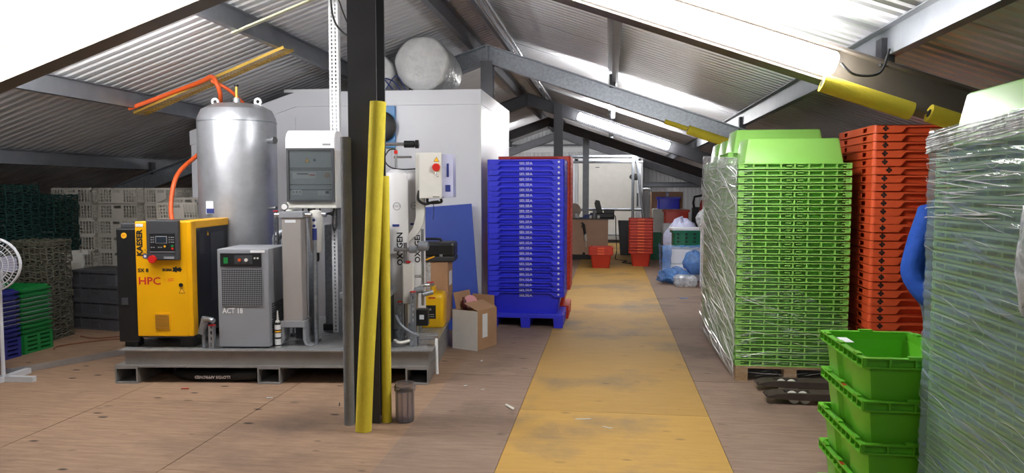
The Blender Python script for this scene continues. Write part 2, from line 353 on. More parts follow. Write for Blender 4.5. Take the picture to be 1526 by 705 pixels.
# ------------------------------------------------------------------ strip lamps
def strip_lamp(y, xa, xb, label, face=-1, m='lamp'):
    za, zb = zr(xa, RB)+.115, zr(xb, RB)+.115
    t = empty('strip_lamp', (xa, y+.09*face, za), 0, label, 'lamp', 'strip lamps on the rafters')
    d = Vector((xb-xa, 0, zb-za)); L = d.length; ang = math.atan2(d.z, d.x); t.rotation_euler = (0, -ang, 0); f = -face
    MB().box(0, L, *sorted((.02*f, .085*f)), -.075, .075).build('lamp_tray', 'white', t, bevel=.006)
    rings = []
    for x, s in ((.0, .8), (.02, 1), (L-.02, 1), (L, .8)):
        rings.append([(x, .02*f, -.072*s), (x, -.03*s*f, -.07*s), (x, -.065*s*f, -.045*s), (x, -.08*s*f, 0), (x, -.065*s*f, .045*s), (x, -.03*s*f, .07*s), (x, .02*f, .072*s)])
    MB().loft(rings).build('diffuser', m, t, smooth=40)
    return t
strip_lamp(4.95, -.5, 1.36, 'long white strip lamp on the rafter beside the yellow foam tube')
strip_lamp(4.95, -4.62, -2.72, 'long white strip lamp on the rafter over the compressor')
strip_lamp(15.05, -.62, 1.15, 'white strip lamp on the dark rafter before the far door')
strip_lamp(4.95, -.5, 1.2, 'added strip lamp on the hidden side of the rafter over the walkway', 1)  # added out of view to brighten the roof and bins beyond
strip_lamp(4.95, -4.62, -2.72, 'added strip lamp on the hidden side of the rafter facing the cold room', 1)  # added out of view to brighten the cold room front
strip_lamp(-.15, -.5, 1.36, 'added unseen strip lamp over the near end of the walkway', 1, 'lamp_fill')  # unseen lamp added behind the camera to light the fronts of things
strip_lamp(-.15, -4.62, -2.72, 'added unseen strip lamp on the near rafter over bare plywood', 1, 'lamp_fill')  # second unseen fill lamp added on the same rafter
strip_lamp(10.0, -.62, 1.15, 'white strip lamp on the far side of the galvanised rafter', 1)
strip_lamp(20.1, -.62, 1.15, 'white strip lamp facing the far gable wall beside the walkway', 1)
strip_lamp(20.1, -4.4, -2.6, 'white strip lamp facing the far gable wall behind the cold room', 1)
lw = MB().tube([(1.385, 4.82, zr(1.36, RB)+.12), (1.46, 4.80, zr(1.4, RB)+.06), (1.6, 4.8, zr(1.55, RB)+.12), (1.66, 4.82, zr(1.6, RB)+.28)], .008)
tag(lw.build('lamp_cable', 'rubber', smooth=60), 'thin black cable looping from the strip lamp end to the purlin', 'cable')

# ------------------------------------------------------------------ nesting bins
def bin_mesh(W_, D_, H, sk=.06, notch=True, taper=.09, nf=.33):
    b = MB(); hw, hd = W_/2, D_/2; t = .008
    # tapered body, open at the top
    def ring(x, y, z, r=.04): return rrect(x, y, r, z, 3)
    b.loft([ring(hw-taper, hd-taper*.8, 0), ring(hw-.030, hd-.030, H-.004), ring(hw-.034, hd-.034, H-.004), ring(hw-taper-.004, hd-taper*.8-.004, .006)])
    # top flange
    b.loft([ring(hw, hd, H-.006, .03), ring(hw, hd, H, .03), ring(hw-.032, hd-.032, H, .03), ring(hw-.032, hd-.032, H-.006, .03)], close=True)
    x1 = W_*nf; x1b = x1+.036
    for s in (-1, 1):
        y = s*hd; ya, yb = (y, y+t) if s < 0 else (y-t, y)
        if notch: poly = [(-hw+.025, H), (-hw+.025, H-sk), (-x1b, H-sk), (-x1, H-.018), (x1, H-.018), (x1b, H-sk), (hw-.025, H-sk), (hw-.025, H)]
        else: poly = [(-hw+.025, H), (-hw+.025, H-sk), (hw-.025, H-sk), (hw-.025, H)]
        b.prism(poly, ya, yb)
        # corner quarter skirts
        for q in (-1, 1):
            cx, cy = q*(hw-.025), s*(hd-.025); vs = []
            for k in range(5):
                a = R(90*k/4); vs.append((cx+q*.025*math.cos(a), cy+s*.025*math.sin(a)))
            vi = [(cx+(p[0]-cx)*.75, cy+(p[1]-cy)*.75) for p in vs][::-1]; b.prism(vs+vi, H-sk, H-.0005, 'z')
        # short side skirt with two square holes
        x = s*hw; xa, xb = (x, x+t) if s < 0 else (x-t, x)
        hs = [(-hd*.66, -hd*.42), (hd*.42, hd*.66)]
        b.box(xa, xb, -hd+.025, hd-.025, H-.014, H); b.box(xa, xb, -hd+.025, hd-.025, H-sk, H-sk+.014)
        e = [-hd+.025, hs[0][0], hs[0][1], hs[1][0], hs[1][1], hd-.025]
        for i in (0, 2, 4): b.box(xa, xb, e[i], e[i+1], H-sk+.014, H-.014)
    return b.mesh('nesting_bin', 40)
def diamond(s=.016, t=.001):
    b = MB(); q = s*.46
    for dx, dz in ((0, s*.52), (0, -s*.52), (s*.52, 0), (-s*.52, 0)):
        b.prism([(dx, dz+q), (dx+q, dz), (dx, dz-q), (dx-q, dz)], -t, 0)
    b.prism([(0, q*.5), (q*.5, 0), (0, -q*.5), (-q*.5, 0)], -t, 0)
    return b.mesh('emblem')
ORD = 'first second third fourth fifth sixth seventh eighth ninth tenth eleventh twelfth thirteenth fourteenth fifteenth sixteenth seventeenth eighteenth nineteenth twentieth'.split()
ORD += ['twenty-'+w for w in ORD[:9]] + ['thirtieth']
def nth(k, n, noun, home):
    if k == n-1: return 'topmost %s of %s' % (noun, home)
    if k == 0: return 'lowest %s of %s' % (noun, home)
    return '%s %s down from the top of %s' % (ORD[n-1-k], noun, home) if k >= n/2 else '%s %s up from the bottom of %s' % (ORD[k], noun, home)
def stack(name, me, m, n, loc, pitch, labels, cat, group, rz=0, parts=None, jit=.004):
    for k in range(n):
        o = put(name, me, m, None, (loc[0]+random.uniform(-jit, jit), loc[1]+random.uniform(-jit, jit), loc[2]+k*pitch), (0, 0, rz+random.uniform(-1, 1)*jit))
        tag(o, nth(k, n, *labels), cat, group)
        if parts: parts(o, k)
# blue plastic pallet + SELSEA stack
BX, BY = -.962, 8.66+.31
pb = empty('plastic_pallet', (BX, BY, 0), 0, 'blue plastic pallet under the tall blue bin stack', 'pallet')
MB().box(-.44, .44, -.31, .31, .115, .165).build('deck', 'blue', pb, bevel=.006)
for x in (-.385, 0, .385):
    for y in (-.25, 0, .25): MB().frustum((x-.05, x+.05, y-.055, y+.055), (x-.06, x+.06, y-.06, y+.06), 0, .116).build('foot', 'blue', pb)
bm_blue = bin_mesh(.90, .62, .262)
selsea = text_mesh('SELSEA', .046, .0004, sx=1.1); selsea.materials.append(M['white_t'])
dia_w = diamond(); dia_w.materials.append(M['white_t']); dia_k = diamond(.026); dia_k.materials.append(M['black_t'])
def blue_parts(o, k):
    l = put('lettering', selsea, None, o, (0, -.2755, .213), (R(97), 0, 0)); put('emblem', dia_w, None, o, (.385, -.3105, .232))
stack('nesting_bin', bm_blue, 'blue', 26, (BX, BY, .165), .0615, ('blue bin', 'the SELSEA lettered stack'), 'bin', 'blue bins beside the cold room', parts=blue_parts, jit=.0012)
# red bins behind the blue ones
pr_ = empty('plastic_pallet', (BX+.03, BY+.66, 0), 0, 'red plastic pallet behind the blue pallet', 'pallet')
MB().box(-.44, .44, -.31, .31, .115, .165).build('deck', 'red', pr_)
for x in (-.385, 0, .385):
    for y in (-.25, 0, .25): MB().frustum((x-.05, x+.05, y-.055, y+.055), (x-.06, x+.06, y-.06, y+.06), 0, .116).build('foot', 'red', pr_)
bm_red = bin_mesh(.90, .62, .262)
stack('nesting_bin', bm_red, 'red', 27, (BX+.035, BY+.66, .165), .0615, ('red bin', 'the stack behind the blue bins'), 'bin', 'red bins behind the blue stack', jit=.0012)
# orange stack
OX, OY = 2.09+.40, 6.36+.47
po = empty('plastic_pallet', (OX, OY, 0), 0, 'orange plastic pallet under the orange bin stack', 'pallet')
MB().box(-.39, .39, -.46, .46, .1, .15).build('deck', 'orange', po)
for x in (-.33, 0, .33):
    for y in (-.4, 0, .4): MB().frustum((x-.05, x+.05, y-.055, y+.055), (x-.06, x+.06, y-.06, y+.06), 0, .102).build('foot', 'orange', po)
or_parts = lambda o, k: put('emblem', dia_k, None, o, (-.31 + (.035 if k == 21 else 0), -.4705, .232))
stack('nesting_bin', bin_mesh(.80, .94, .26, .062, True, .09, .19), 'orange', 27, (OX, OY, .15), .0662, ('orange bin', 'the stack with black diamond marks'), 'bin', 'orange bins behind the person', parts=or_parts, jit=.0012)

# ------------------------------------------------------------------ green inverted bins
def inv_bin(W_, D_, H, nx, ny, rim=.048, ins=.045):
    b = MB(); hw, hd = W_/2, D_/2
    rr = lambda x, y, z, r: rrect(x, y, r, z, 2)
    # two flanges
    for z0, z1 in ((0, .009), (rim-.008, rim)):
        b.loft([rr(hw, hd, z0, .02), rr(hw, hd, z1, .02), rr(hw-ins-.004, hd-ins-.004, z1, .02), rr(hw-ins-.004, hd-ins-.004, z0, .02)], close=True)
    # body (upside down tub)
    w = .0025; b.loft([rr(hw-ins-w, hd-ins-w, .0, .03), rr(hw-ins, hd-ins, .0, .03), rr(hw-ins-.006, hd-ins-.006, rim, .03), rr(hw-ins-.038, hd-ins-.033, H-.008, .03), rr(hw-ins-.046, hd-ins-.041, H, .03), rr(.01, .01, H, .005), rr(.01, .01, H-w, .005), rr(hw-ins-.046-w, hd-ins-.041-w, H-w, .03), rr(hw-ins-.038-w, hd-ins-.033-w, H-.012, .03)], close=True)
    for i in range(nx+1):
        x = -hw+.012 + (W_-.024)*i/nx
        for s in (-1, 1): b.box(x-.006, x+.006, *sorted((s*(hd-.001), s*(hd-ins-.004))), .009, rim-.008)
    for i in range(ny+1):
        y = -hd+.012 + (D_-.024)*i/ny
        for s in (-1, 1): b.box(*sorted((s*(hw-.003), s*(hw-ins-.004))), y-.004, y+.004, .009, rim-.008)
    # lugs near the middle and by the ends of the long sides
    for s in (-1, 1):
        for x in (-.045, .045, -hw+.05, hw-.05): b.box(x-.022, x+.022, *sorted((s*(hd-.004), s*(hd-ins))), .022, .03)
    return b.mesh('green_bin', 40)
GX0, GX1, GY0 = 1.065, 1.975, 6.47
GW, GD, GN, GP = GX1-GX0, .565, 29, .0592
bm_green = inv_bin(GW, GD, .255, 8, 5)
ct = (GX0+GX1)/2
def wpallet(loc, w, d, label, h=.13):
    t = empty('wooden_pallet', loc, 0, label, 'pallet')
    n = 7
    for i in range(n):
        y = -d/2 + (d-.1)*i/(n-1); MB().box(-w/2, w/2, y, y+.1-.006, h-.02, h).build('deck_board', 'wood', t)
    for x in (-w/2+.05, 0, w/2-.05):
        MB().box(x-.05, x+.05, -d/2, d/2, h-.04, h-.02).build('stringer_board', 'wood', t); MB().box(x-.05, x+.05, -d/2, d/2, 0, .02).build('bottom_board', 'wood', t)
        for y in (-d/2+.06, 0, d/2-.06): MB().box(x-.05, x+.05, y-.06, y+.06, .02, h-.04).build('block', 'wood', t)
    return t
wpallet((ct, GY0+.57, 0), .895, 1.14, 'wooden pallet under the wrapped green bins, by the truck forks')
wpallet((ct, GY0+1.72, 0), .895, 1.14, 'wooden pallet at the far end of the wrapped green bins')
for r in range(4):
    wh = ('front', 'second', 'third', 'rear')[r]; n = GN + (0, 2, 1, 1)[r]
    stack('green_bin', bm_green, 'green', n, (ct, GY0+GD/2+r*.575, .13), GP, ('lime green bin', 'the %s tier on the wooden pallets' % wh), 'bin', 'lime green bins, %s tier' % wh, jit=.001)
# stretch film on the green bins
def sheet(pts_fn, nu, nv):
    vs = [pts_fn(i/nu, j/nv) for j in range(nv+1) for i in range(nu+1)]
    return MB().add(vs, [(j*(nu+1)+i, j*(nu+1)+i+1, (j+1)*(nu+1)+i+1, (j+1)*(nu+1)+i) for j in range(nv) for i in range(nu)])
def wob(a, b, s=1): return s*(math.sin(a*17+b*3)*.4 + math.sin(b*41+a*5)*.35 + math.sin(a*7-b*23)*.4)
fr = empty('stretch_film', (0, 0, 0), 0, 'crinkled clear stretch film around the lime green bins on the wooden pallet', 'film')
fs = sheet(lambda u, v: (GX0-.012+wob(u, v, .006), GY0-.02+u*2.36, .02+v*(1.86+.12*u)), 40, 60); fs.build('side_film', 'film_side', fr, smooth=60)
ff = sheet(lambda u, v: (GX0-.012+u*(GX1-GX0+.02), GY0-.015+wob(u, v, .004), .02+v*1.1*(1-.55*u)), 30, 40); ff.build('front_film', 'film_front', fr, smooth=60)
def crease_glints(parent, n, f, seed, name='film_crease_glints', r0=.0012, r1=.003, s0=-.25, s1=.45):  # white crease tubes; lamp glints on the film put into their colour
    rnd = random.Random(seed); b = MB()
    for _ in range(n):
        u, v = rnd.random(), rnd.random(); L = rnd.uniform(.12, .5); s = rnd.uniform(s0, s1); c = rnd.uniform(-.05, .05); r = rnd.uniform(r0, r1)
        pts = []
        for k in range(7):
            t = k/6-.5; uu, vv = u+L*t, v+s*L*t+c*(t*t-.25); uu, vv = min(max(uu, 0), 1), min(max(vv, .01), .99)
            pts.append(f(uu, vv))
        rs = [r*(.15+.85*math.sin(PI*k/6)) for k in range(7)]
        if (Vector(pts[0])-Vector(pts[-1])).length > .05 and all((Vector(pts[k])-Vector(pts[k+1])).length > 1e-3 for k in range(6)): b.tube(pts, r, 5, 1, rs=rs)
    return stuff(b.build(name, 'crease_glint', parent, smooth=60))
crease_glints(fr, 190, lambda u, v: (GX0-.019+wob(u, v, .004), GY0-.02+u*2.36, .04+v*1.8), 11, r1=.0045)
crease_glints(fr, 45, lambda u, v: (GX0+.0+u*(GX1-GX0), GY0-.02, .05+v*.75*(1-.4*u)), 12, r0=.0006, r1=.0016)
fc = sheet(lambda u, v: (GX0-.012+u*.13, GY0-.014+wob(v, u, .003)-.002, 1.0+v*.9), 6, 40); fc.build('corner_film', 'film_front', fr, smooth=60)

# ------------------------------------------------------------------ tall wrapped stack close by
VX0, VY0, VY1 = 1.215, 2.30, 3.03
VW, VD = 1.0, VY1-VY0
bm_v = inv_bin(VW, VD, .225, 8, 7, .033, .03)
wpallet((VX0+VW/2, (VY0+VY1)/2, 0), VW-.04, VD-.04, 'wooden pallet under the tall film wrapped stack')
stack('green_bin', bm_v, 'green', 43, (VX0+VW/2, (VY0+VY1)/2, .13), .0384, ('upturned bin', 'the tall film wrapped stack'), 'bin', 'bins in the tall wrapped stack', jit=.0006)
fv = empty('stretch_film', (0, 0, 0), 0, 'thick glossy clear film wound round the tall stack beside the green boxes', 'film')
def bulge(z): return .005*abs(math.sin(PI*(z-.13)/.0384))
sheet(lambda u, v: (VX0-.012-bulge(.05+v*1.80)+.004*math.sin(u*9+v*60), VY0-.012+u*(VD+.024), .05+v*1.80+.012*math.sin(u*5)*v), 24, 300).build('side_film', 'film_thick', fv, smooth=60)
sheet(lambda u, v: (VX0-.012+u*(VW+.024), VY0-.014-bulge(.05+v*1.80), .05+v*1.80), 24, 300).build('front_film', 'film_thick', fv, smooth=60)
sheet(lambda u, v: (VX0-.012+u*(VW+.024), VY1+.014+bulge(.05+v*1.80), .05+v*1.80), 24, 300).build('rear_film', 'film_thick', fv, smooth=60)
# bunched white film at the top edge and the near corner
b = MB()
for k in range(14):
    z = 1.775+k*.0045+random.uniform(-.004, .004)
    b.tube([(VX0-.02-random.uniform(0, .006), VY1+.01, z-.02), (VX0-.024, VY1-.25, z+random.uniform(-.01, .012)), (VX0-.022, VY1-.5, z+random.uniform(-.01, .02)), (VX0-.02, VY0, z+.02)], random.uniform(.0025, .005), 6)
b.build('bunched_edge', 'clearbag', fv, smooth=60)
crease_glints(fv, 60, lambda u, v: (VX0-.02, VY0-.012+u*(VD+.024), .06+v*1.76), 14, r0=.0003, r1=.0008, s0=-.02, s1=.10)
crease_glints(fv, 60, lambda u, v: (VX0-.021, VY0-.012+u*(VD+.024), 1.50+v*.33), 15, r0=.0005, r1=.0022, s0=-.2, s1=.2)
def blob(name, m, parent, c, r, seed=0, n=20, amp=.25, flat=None):
    rnd = random.Random(seed); ph = [rnd.uniform(0, 6.28) for _ in range(8)]
    vs = []; K = n//2
    for j in range(K+1):
        t = PI*j/K
        for i in range(n):
            p = 2*PI*i/n; q = 1 + amp*(.5*math.sin(3*p+ph[0]+2*t)+.4*math.sin(5*t+ph[1]+p)+.35*math.sin(7*p+ph[2]-4*t)+.3*math.sin(11*t+ph[3]+6*p))
            z = c[2]+r[2]*q*math.cos(t)
            if flat is not None: z = max(z, flat)
            vs.append((c[0]+r[0]*q*math.sin(t)*math.cos(p), c[1]+r[1]*q*math.sin(t)*math.sin(p), z))
    fs = [(j*n+i, j*n+(i+1) % n, (j+1)*n+(i+1) % n, (j+1)*n+i) for j in range(K) for i in range(n)]
    return MB().add(vs, fs).build(name, m, parent, smooth=50)
blob('film_bunch', 'clearbag', fv, (VX0-.038, VY0-.01, 1.42), (.02, .05, .14), 3, 24, .2)

# ------------------------------------------------------------------ green stacking boxes by the wrapped stack
def fish_box(W_, D_, H):
    b = MB(); hw, hd = W_/2, D_/2
    # walls with pillars: ring with indented mid panels
    def ring(x, y, z):
        e = .018; p = []
        def side(ax, ay, bx, by, nx, ny, cuts):
            for t, k in cuts: p.append((ax+(bx-ax)*t-nx*e*k, ay+(by-ay)*t-ny*e*k, z))
        c = [(0.06, 0), (.30, 0), (.34, 1), (.62, 1), (.66, 0), (.94, 0)]
        side(-x, -y, x, -y, 0, -1, [(0.05, 0), (.95, 0)])
        side(x, -y, x, y, 1, 0, c); side(x, y, -x, y, 0, 1, [(0.05, 0), (.95, 0)]); side(-x, y, -x, -y, -1, 0, c)
        return p
    b.loft([ring(hw-.045, hd-.05, 0), ring(hw-.02, hd-.022, H-.035), ring(hw-.026, hd-.028, H-.035), ring(hw-.05, hd-.056, .008)])
    for z0, z1 in ((H-.042, H-.036), (H-.006, H)):
        b.loft([rrect(hw, hd, .015, z0, 2), rrect(hw, hd, .015, z1, 2), rrect(hw-.024, hd-.026, .015, z1, 2), rrect(hw-.024, hd-.026, .015, z0, 2)], close=True)
    b.loft([rrect(hw-.02, hd-.022, .015, H-.042, 2), rrect(hw-.02, hd-.022, .015, H, 2), rrect(hw-.026, hd-.028, .015, H, 2), rrect(hw-.026, hd-.028, .015, H-.042, 2)], close=True)
    for i in range(11):
        y = -hd+.01+(D_-.02)*i/10
        for s in (-1, 1): b.box(*sorted((s*(hw-.002), s*(hw-.022))), y-.003, y+.003, H-.037, H-.005)
    for i in range(5):
        x = -hw+.01+(W_-.02)*i/4
        for s in (-1, 1): b.box(x-.003, x+.003, *sorted((s*(hd-.002), s*(hd-.024))), H-.037, H-.005)
    # upstand tabs on the rim
    for s in (-1, 1):
        for y in (-.22, .0, .2): b.box(*sorted((s*hw, s*(hw-.02))), y-.025, y+.025, H-.002, H+.008)
        b.box(-.03, .03, *sorted((s*hd, s*(hd-.02))), H-.002, H+.008)
    return b.mesh('stacking_box', 35)
fb = fish_box(.41, .61, .255)
gl = ['green stacking box at the foot of the stack by the wrapped stack', 'green stacking box second from the floor beside the wrapped stack', 'green stacking box in the middle of the five box stack', 'green stacking box just under the open top box', 'open green stacking box on top of the five box stack']
for k in range(5):
    o = put('stacking_box', fb, 'green2', None, (1.0+.205+(.006 if k % 2 else 0), 3.10+.305, k*.174), (0, 0, R(.4*(k % 3)-.3))); tag(o, gl[k], 'box', 'green boxes in front of the wrapped stack')
    if k in (0, 1, 3): MB().box(-.204, -.19, -.06, -.025, .246, .2565).build('red_tag', 'red_k', o)
    if k == 4: MB().box(-.2, -.135, .02, .13, .2525, .2545).build('paper_tag', 'label', o)

# ------------------------------------------------------------------ pallet truck
pt = empty('pallet_truck', (0, 0, 0), 0, 'brown pallet truck with its two forks lying on the floor by the green pallet', 'pallet truck')
for y in (5.86, 6.22):
    f = MB(); f.prism([(1.19, .05), (1.25, .045), (1.42, .035), (2.4, .035), (2.4, .085), (1.36, .085), (1.27, .08), (1.20, .062)], y-.075, y-.045); f.prism([(1.19, .05), (1.25, .045), (1.42, .035), (2.4, .035), (2.4, .085), (1.36, .085), (1.27, .08), (1.20, .062)], y+.045, y+.075)
    f.box(1.52, 2.4, y-.05, y+.05, .07, .086); f.prism([(1.19, .05), (1.27, .05), (1.33, .083), (1.27, .08), (1.20, .062)], y-.05, y+.05); f.box(1.19, 1.36, y-.05, y+.05, .052, .066)
    fo = f.build('fork', 'trolley', pt)
    for x in (1.40, 1.48): MB().cyl((x, y-.042, .04), (x, y+.042, .04), .04, n=16).build('roller', 'offwhite', fo, smooth=40)
MB().box(2.39, 2.5, 5.77, 6.31, .04, .36).build('chassis', 'trolley', pt, bevel=.01)
MB().cyl((2.56, 6.0, .09), (2.56, 6.08, .09), .09, n=20).build('steer_wheel', 'offwhite', pt, smooth=40)
MB().cyl((2.56, 6.04, .1), (2.56, 6.04, .45), .05, n=16).build('pump', 'trolley', pt, smooth=40)
hd = MB().tube([(2.56, 6.04, .42), (2.62, 6.04, .8), (2.66, 6.04, 1.08)], .016).tube([(2.66, 6.04, 1.06), (2.665, 5.92, 1.10), (2.675, 5.93, 1.2), (2.675, 6.15, 1.2), (2.665, 6.16, 1.10), (2.66, 6.04, 1.06)], .013, sub=4)
hd.build('handle', 'black', pt, smooth=50)

# ------------------------------------------------------------------ cold room
CX0, CX1, CY0, CY1, CZ = -5.22, -1.525, 8.9, 11.44, 2.80
cr = empty('cold_room', (0, 0, 0), 0, 'large white insulated panel room with a sloped shoulder', 'cold room')
poly = [(CX0, 0), (CX1, 0), (CX1, CZ), (-3.83, CZ), (CX0, CZ-.46)]
MB().prism([(-3.05, 0), (CX1, 0), (CX1, CZ), (-3.05, CZ)], CY0+.012, CY1).prism([(CX0, 0), (-3.05, 0), (-3.05, CZ), (-3.83, CZ), (CX0, CZ-.46)], CY0+.012, 9.89).build('shell', 'cold', cr)
xs = [CX0, -3.83, -2.62, CX1]
for i in range(3):
    a, b_ = xs[i]+.007, xs[i+1]-.007
    if i == 0: MB().prism([(a, 0), (b_, 0), (b_, 2.515), (a, 2.055)], CY0, CY0+.02).build('wall_panel', 'cold', cr)
    else: MB().box(a, b_, CY0, CY0+.02, 0, 2.622).build('wall_panel', 'cold', cr)
MB().prism([(CX0, 2.17), (-3.83, 2.63), (CX1+.004, 2.63), (CX1+.004, CZ+.006), (-3.83, CZ+.006), (CX0, CZ-.454)], CY0-.018, CY0+.02).build('fascia', 'cold', cr)
MB().box(CX1-.03, CX1+.006, CY0-.006, CY1, 2.63, CZ+.006).build('fascia', 'cold', cr)
MB().box(CX1-.03, CX1+.004, CY0-.004, CY0+.05, 0, 2.64).build('corner_trim', 'white', cr)
# bubble wrap rolls on the roof of the room
def roll(x, y0, L, r, label, seed):
    n = 40; rings = []; rnd = random.Random(seed); ph = [rnd.uniform(0, 6) for _ in range(4)]
    def ring(y, q):
        o = []
        for i in range(n):
            a = 2*PI*i/n; k = q*(1+.02*math.sin(3*a+ph[0]+y*4)+.012*math.sin(7*a+ph[1]+y*9)); z = r+r*k*math.sin(a)
            o.append((r*k*math.cos(a), y, max(z, 0.0)))
        return o
    ys = [(0, .12), (-.01, .5), (0, .9), (.03, 1)] + [(L*t/12, 1+.015*math.sin(t*2.1+ph[2])) for t in range(1, 12)] + [(L-.03, 1), (L, .9), (L, .1)]
    o = MB().loft([ring(y, q) for y, q in ys]).build('bubble_wrap_roll', 'wrapwhite', None, (x, y0, CZ+.012), smooth=50)
    return tag(o, label, 'roll')
roll(-2.27, 8.99, .885, .33, 'largest pale bubble wrap roll on top of the cold room', 2); roll(-2.86, 9.03, .84, .228, 'smaller bubble wrap roll half hidden by the steel column', 5)
cb = MB().tube([(-2.62, 8.97, CZ+.03), (-2.72, 8.96, CZ+.16), (-2.6, 8.95, CZ+.12), (-2.52, 8.96, CZ+.015)], .008).tube([(-2.7, 8.94, CZ+.03), (-2.56, 8.93, CZ+.19), (-2.45, 8.94, CZ+.015)], .006)
tag(cb.build('cable', 'navy', smooth=50), 'thin dark blue cable looped on the edge of the cold room roof', 'cable')
tag(MB().box(-4.0, -3.35, 8.95, 9.3, CZ+.012, CZ+.05).build('panel_offcut', 'white'), 'flat white panel offcut lying on the cold room roof', 'panel')
# blue fan cooler on the room's front
bc = empty('fan_cooler', (-2.735, CY0-.001, 2.37), 0, 'blue fan cooler plate fixed to the cold room front', 'cooler')
MB().box(-.17, .17, -.05, 0, -.25, .25).build('plate', 'bluepaint', bc, bevel=.005)
MB().lathe([(.17, -.06), (.19, -.05), (.19, .0), (.17, .0)], 28, Matrix.Translation((0, -.05, .0)) @ Matrix.Rotation(-PI/2, 4, 'X')).build('fan_ring', 'black', bc, smooth=40)
g = MB()
for r in (.05, .09, .13, .165): g.tube([(r*math.cos(2*PI*i/24), -.085, r*math.sin(2*PI*i/24)) for i in range(24)], .003, 5, 1, True)
for i in range(8): g.cyl((0, -.085, 0), (.17*math.cos(PI*i/4), -.085, .17*math.sin(PI*i/4)), .003, n=5)
g.build('guard', 'darkgrey', bc); MB().cyl((0, -.052, 0), (0, -.08, 0), .15, n=24).build('fan_disc', 'darkgrey', bc)
# blue board leaning on the cold room
bb = MB(); rot = Matrix.Translation((-1.86, 8.42, 0)) @ Matrix.Rotation(R(-15), 4, 'X')
bb.prism([(-.62, 0), (.41, 0), (.235, 1.5), (-.62, 1.43)], 0, .02, 'y', rot)
tag(bb.build('blue_board', 'blueboard'), 'large blue board leaning against the white cold room', 'board')

# ------------------------------------------------------------------ equipment skid
SA = R(6.413); SO = Vector((-4.08, 5.73, 0)); E1 = Vector((math.cos(SA), math.sin(SA), 0)); E2 = Vector((-math.sin(SA), math.cos(SA), 0))
SKW, SKD, DZ = 2.62, 1.66, .288
def SK(u, v, z=DZ): p = SO + E1*u + E2*v; return (p.x, p.y, z)
def on_skid(name, u, v, label, cat, z=DZ, rz=0, group=None): return empty(name, SK(u, v, z), SA+rz, label, cat, group)
sk = on_skid('equipment_skid', 0, 0, 'grey steel skid platform with chequer plate deck and box feet', 'platform', 0)
MB().box(.04, SKW+.03, -.03, SKD, .276, .286).build('deck_plate', 'tread', sk)
b = MB(); q = .034
for i in range(int((SKW-.05)/q)):
    for j in range(int((SKD)/q)):
        x, y = .06+i*q, -.02+j*q; a = PI/4 if (i+j) % 2 else -PI/4; dx, dy = math.cos(a)*.015, math.sin(a)*.015; nx, ny = -math.sin(a)*.004, math.cos(a)*.004
        b.add([(x-dx, y-dy, .286), (x-nx, y-ny, .286), (x+dx, y+dy, .286), (x+nx, y+ny, .286), (x, y, .289)], [(0, 1, 4), (1, 2, 4), (2, 3, 4), (3, 0, 4)])
stuff(b.build('tread_pattern', 'tread', sk))
for v in (.0, SKD-.06): MB().box(.08, SKW, v, v+.06, .155, .276).build('beam', 'skid', sk)
for u in (.08, SKW-.06): MB().box(u, u+.06, .06, SKD-.06, .155, .276).build('beam', 'skid', sk)
MB().box(0, SKW, -.02, .12, .138, .155).build('base_rail', 'skid', sk); MB().box(0, SKW, SKD-.12, SKD, .138, .155).build('base_rail', 'skid', sk)
for u in (0, 1.195, SKW-.19):
    t = .012; f = MB(); w = .19; f.box(u, u+w, -.02, SKD, 0, t).box(u, u+w, -.02, SKD, .138-t, .138).box(u, u+t, -.02, SKD, t, .138-t).box(u+w-t, u+w, -.02, SKD, t, .138-t).build('box_foot', 'skid', sk)
# hose coil under the skid
hs = MB(); pts = [(.65+.36*math.cos(a), .42+.34*math.sin(a), .05+.012*k/12) for k, a in enumerate([2*PI*i/12 for i in range(22)])]
ho = empty('rubber_hose', SK(0, 0, 0), SA, 'coiled black rubber hose with white print under the skid', 'hose')
MB().tube([(.36, .5, .06), (.42, .22, .05), (.6, .09, .045), (.85, .07, .045), (1.05, .10, .05), (1.13, .3, .05), (1.0, .6, .05), (.6, .7, .05), (.35, .62, .1), (.32, .4, .105), (.45, .17, .1)], .042, 14, 6).build('hose_body', 'rubber', ho, smooth=50)
MB().cyl((.98, .06, .055), (1.16, .08, .06), .052, n=16).build('hose_end', 'black', ho, smooth=40)
text(ho, 'LLOYDS APPROVED', .034, 'white_t', (.80, .024, .047), (PI/2, PI, 0), bold=.0008)

# ------------------------------------------------------------------ air compressor
kc = on_skid('air_compressor', .0, .07, 'yellow and black air compressor cabinet with KAESER lettering', 'compressor')
MB().box(.0, .635, .03, .76, .075, 1.01).build('cabinet', 'darkgrey', kc, bevel=.01)
for x in (.03, .5):
    for y in (.03, .62): MB().box(x, x+.11, y, y+.1, 0, .078).build('foot', 'black', kc)
bl = MB().box(-.005, .172, .0, .04, .045, 1.005).build('side_cover', 'black', kc, bevel=.012)
MB().cyl((.065, -.001, .945), (.065, -.004, .945), .024, n=24).build('round_badge', 'amber', bl); text(bl, 'KC', .018, 'red_t', (.065, -.0045, .945))
MB().box(.03, .085, -.006, .004, .36, .42).build('latch', 'darkgrey', bl)
dr = MB().box(.175, .605, -.035, .03, .10, 1.065).build('front_door', 'yellow', kc, bevel=.008)
MB().box(.595, .645, -.03, .07, .10, 1.065).build('corner_post', 'yellow', kc, bevel=.008)
MB().box(.50, .645, .0, .77, 1.0, 1.067).build('top_rail', 'yellow', kc, bevel=.008); MB().box(.02, .5, .03, .75, 1.0, 1.05).build('top_cover', 'darkgrey', kc, bevel=.01)
MB().box(.62, .64, .08, .75, .09, .995).build('side_panel', 'black', kc, bevel=.004)
g = MB()
for i in range(9): g.box(.638, .646, .12, .22, .78+i*.02, .79+i*.02)
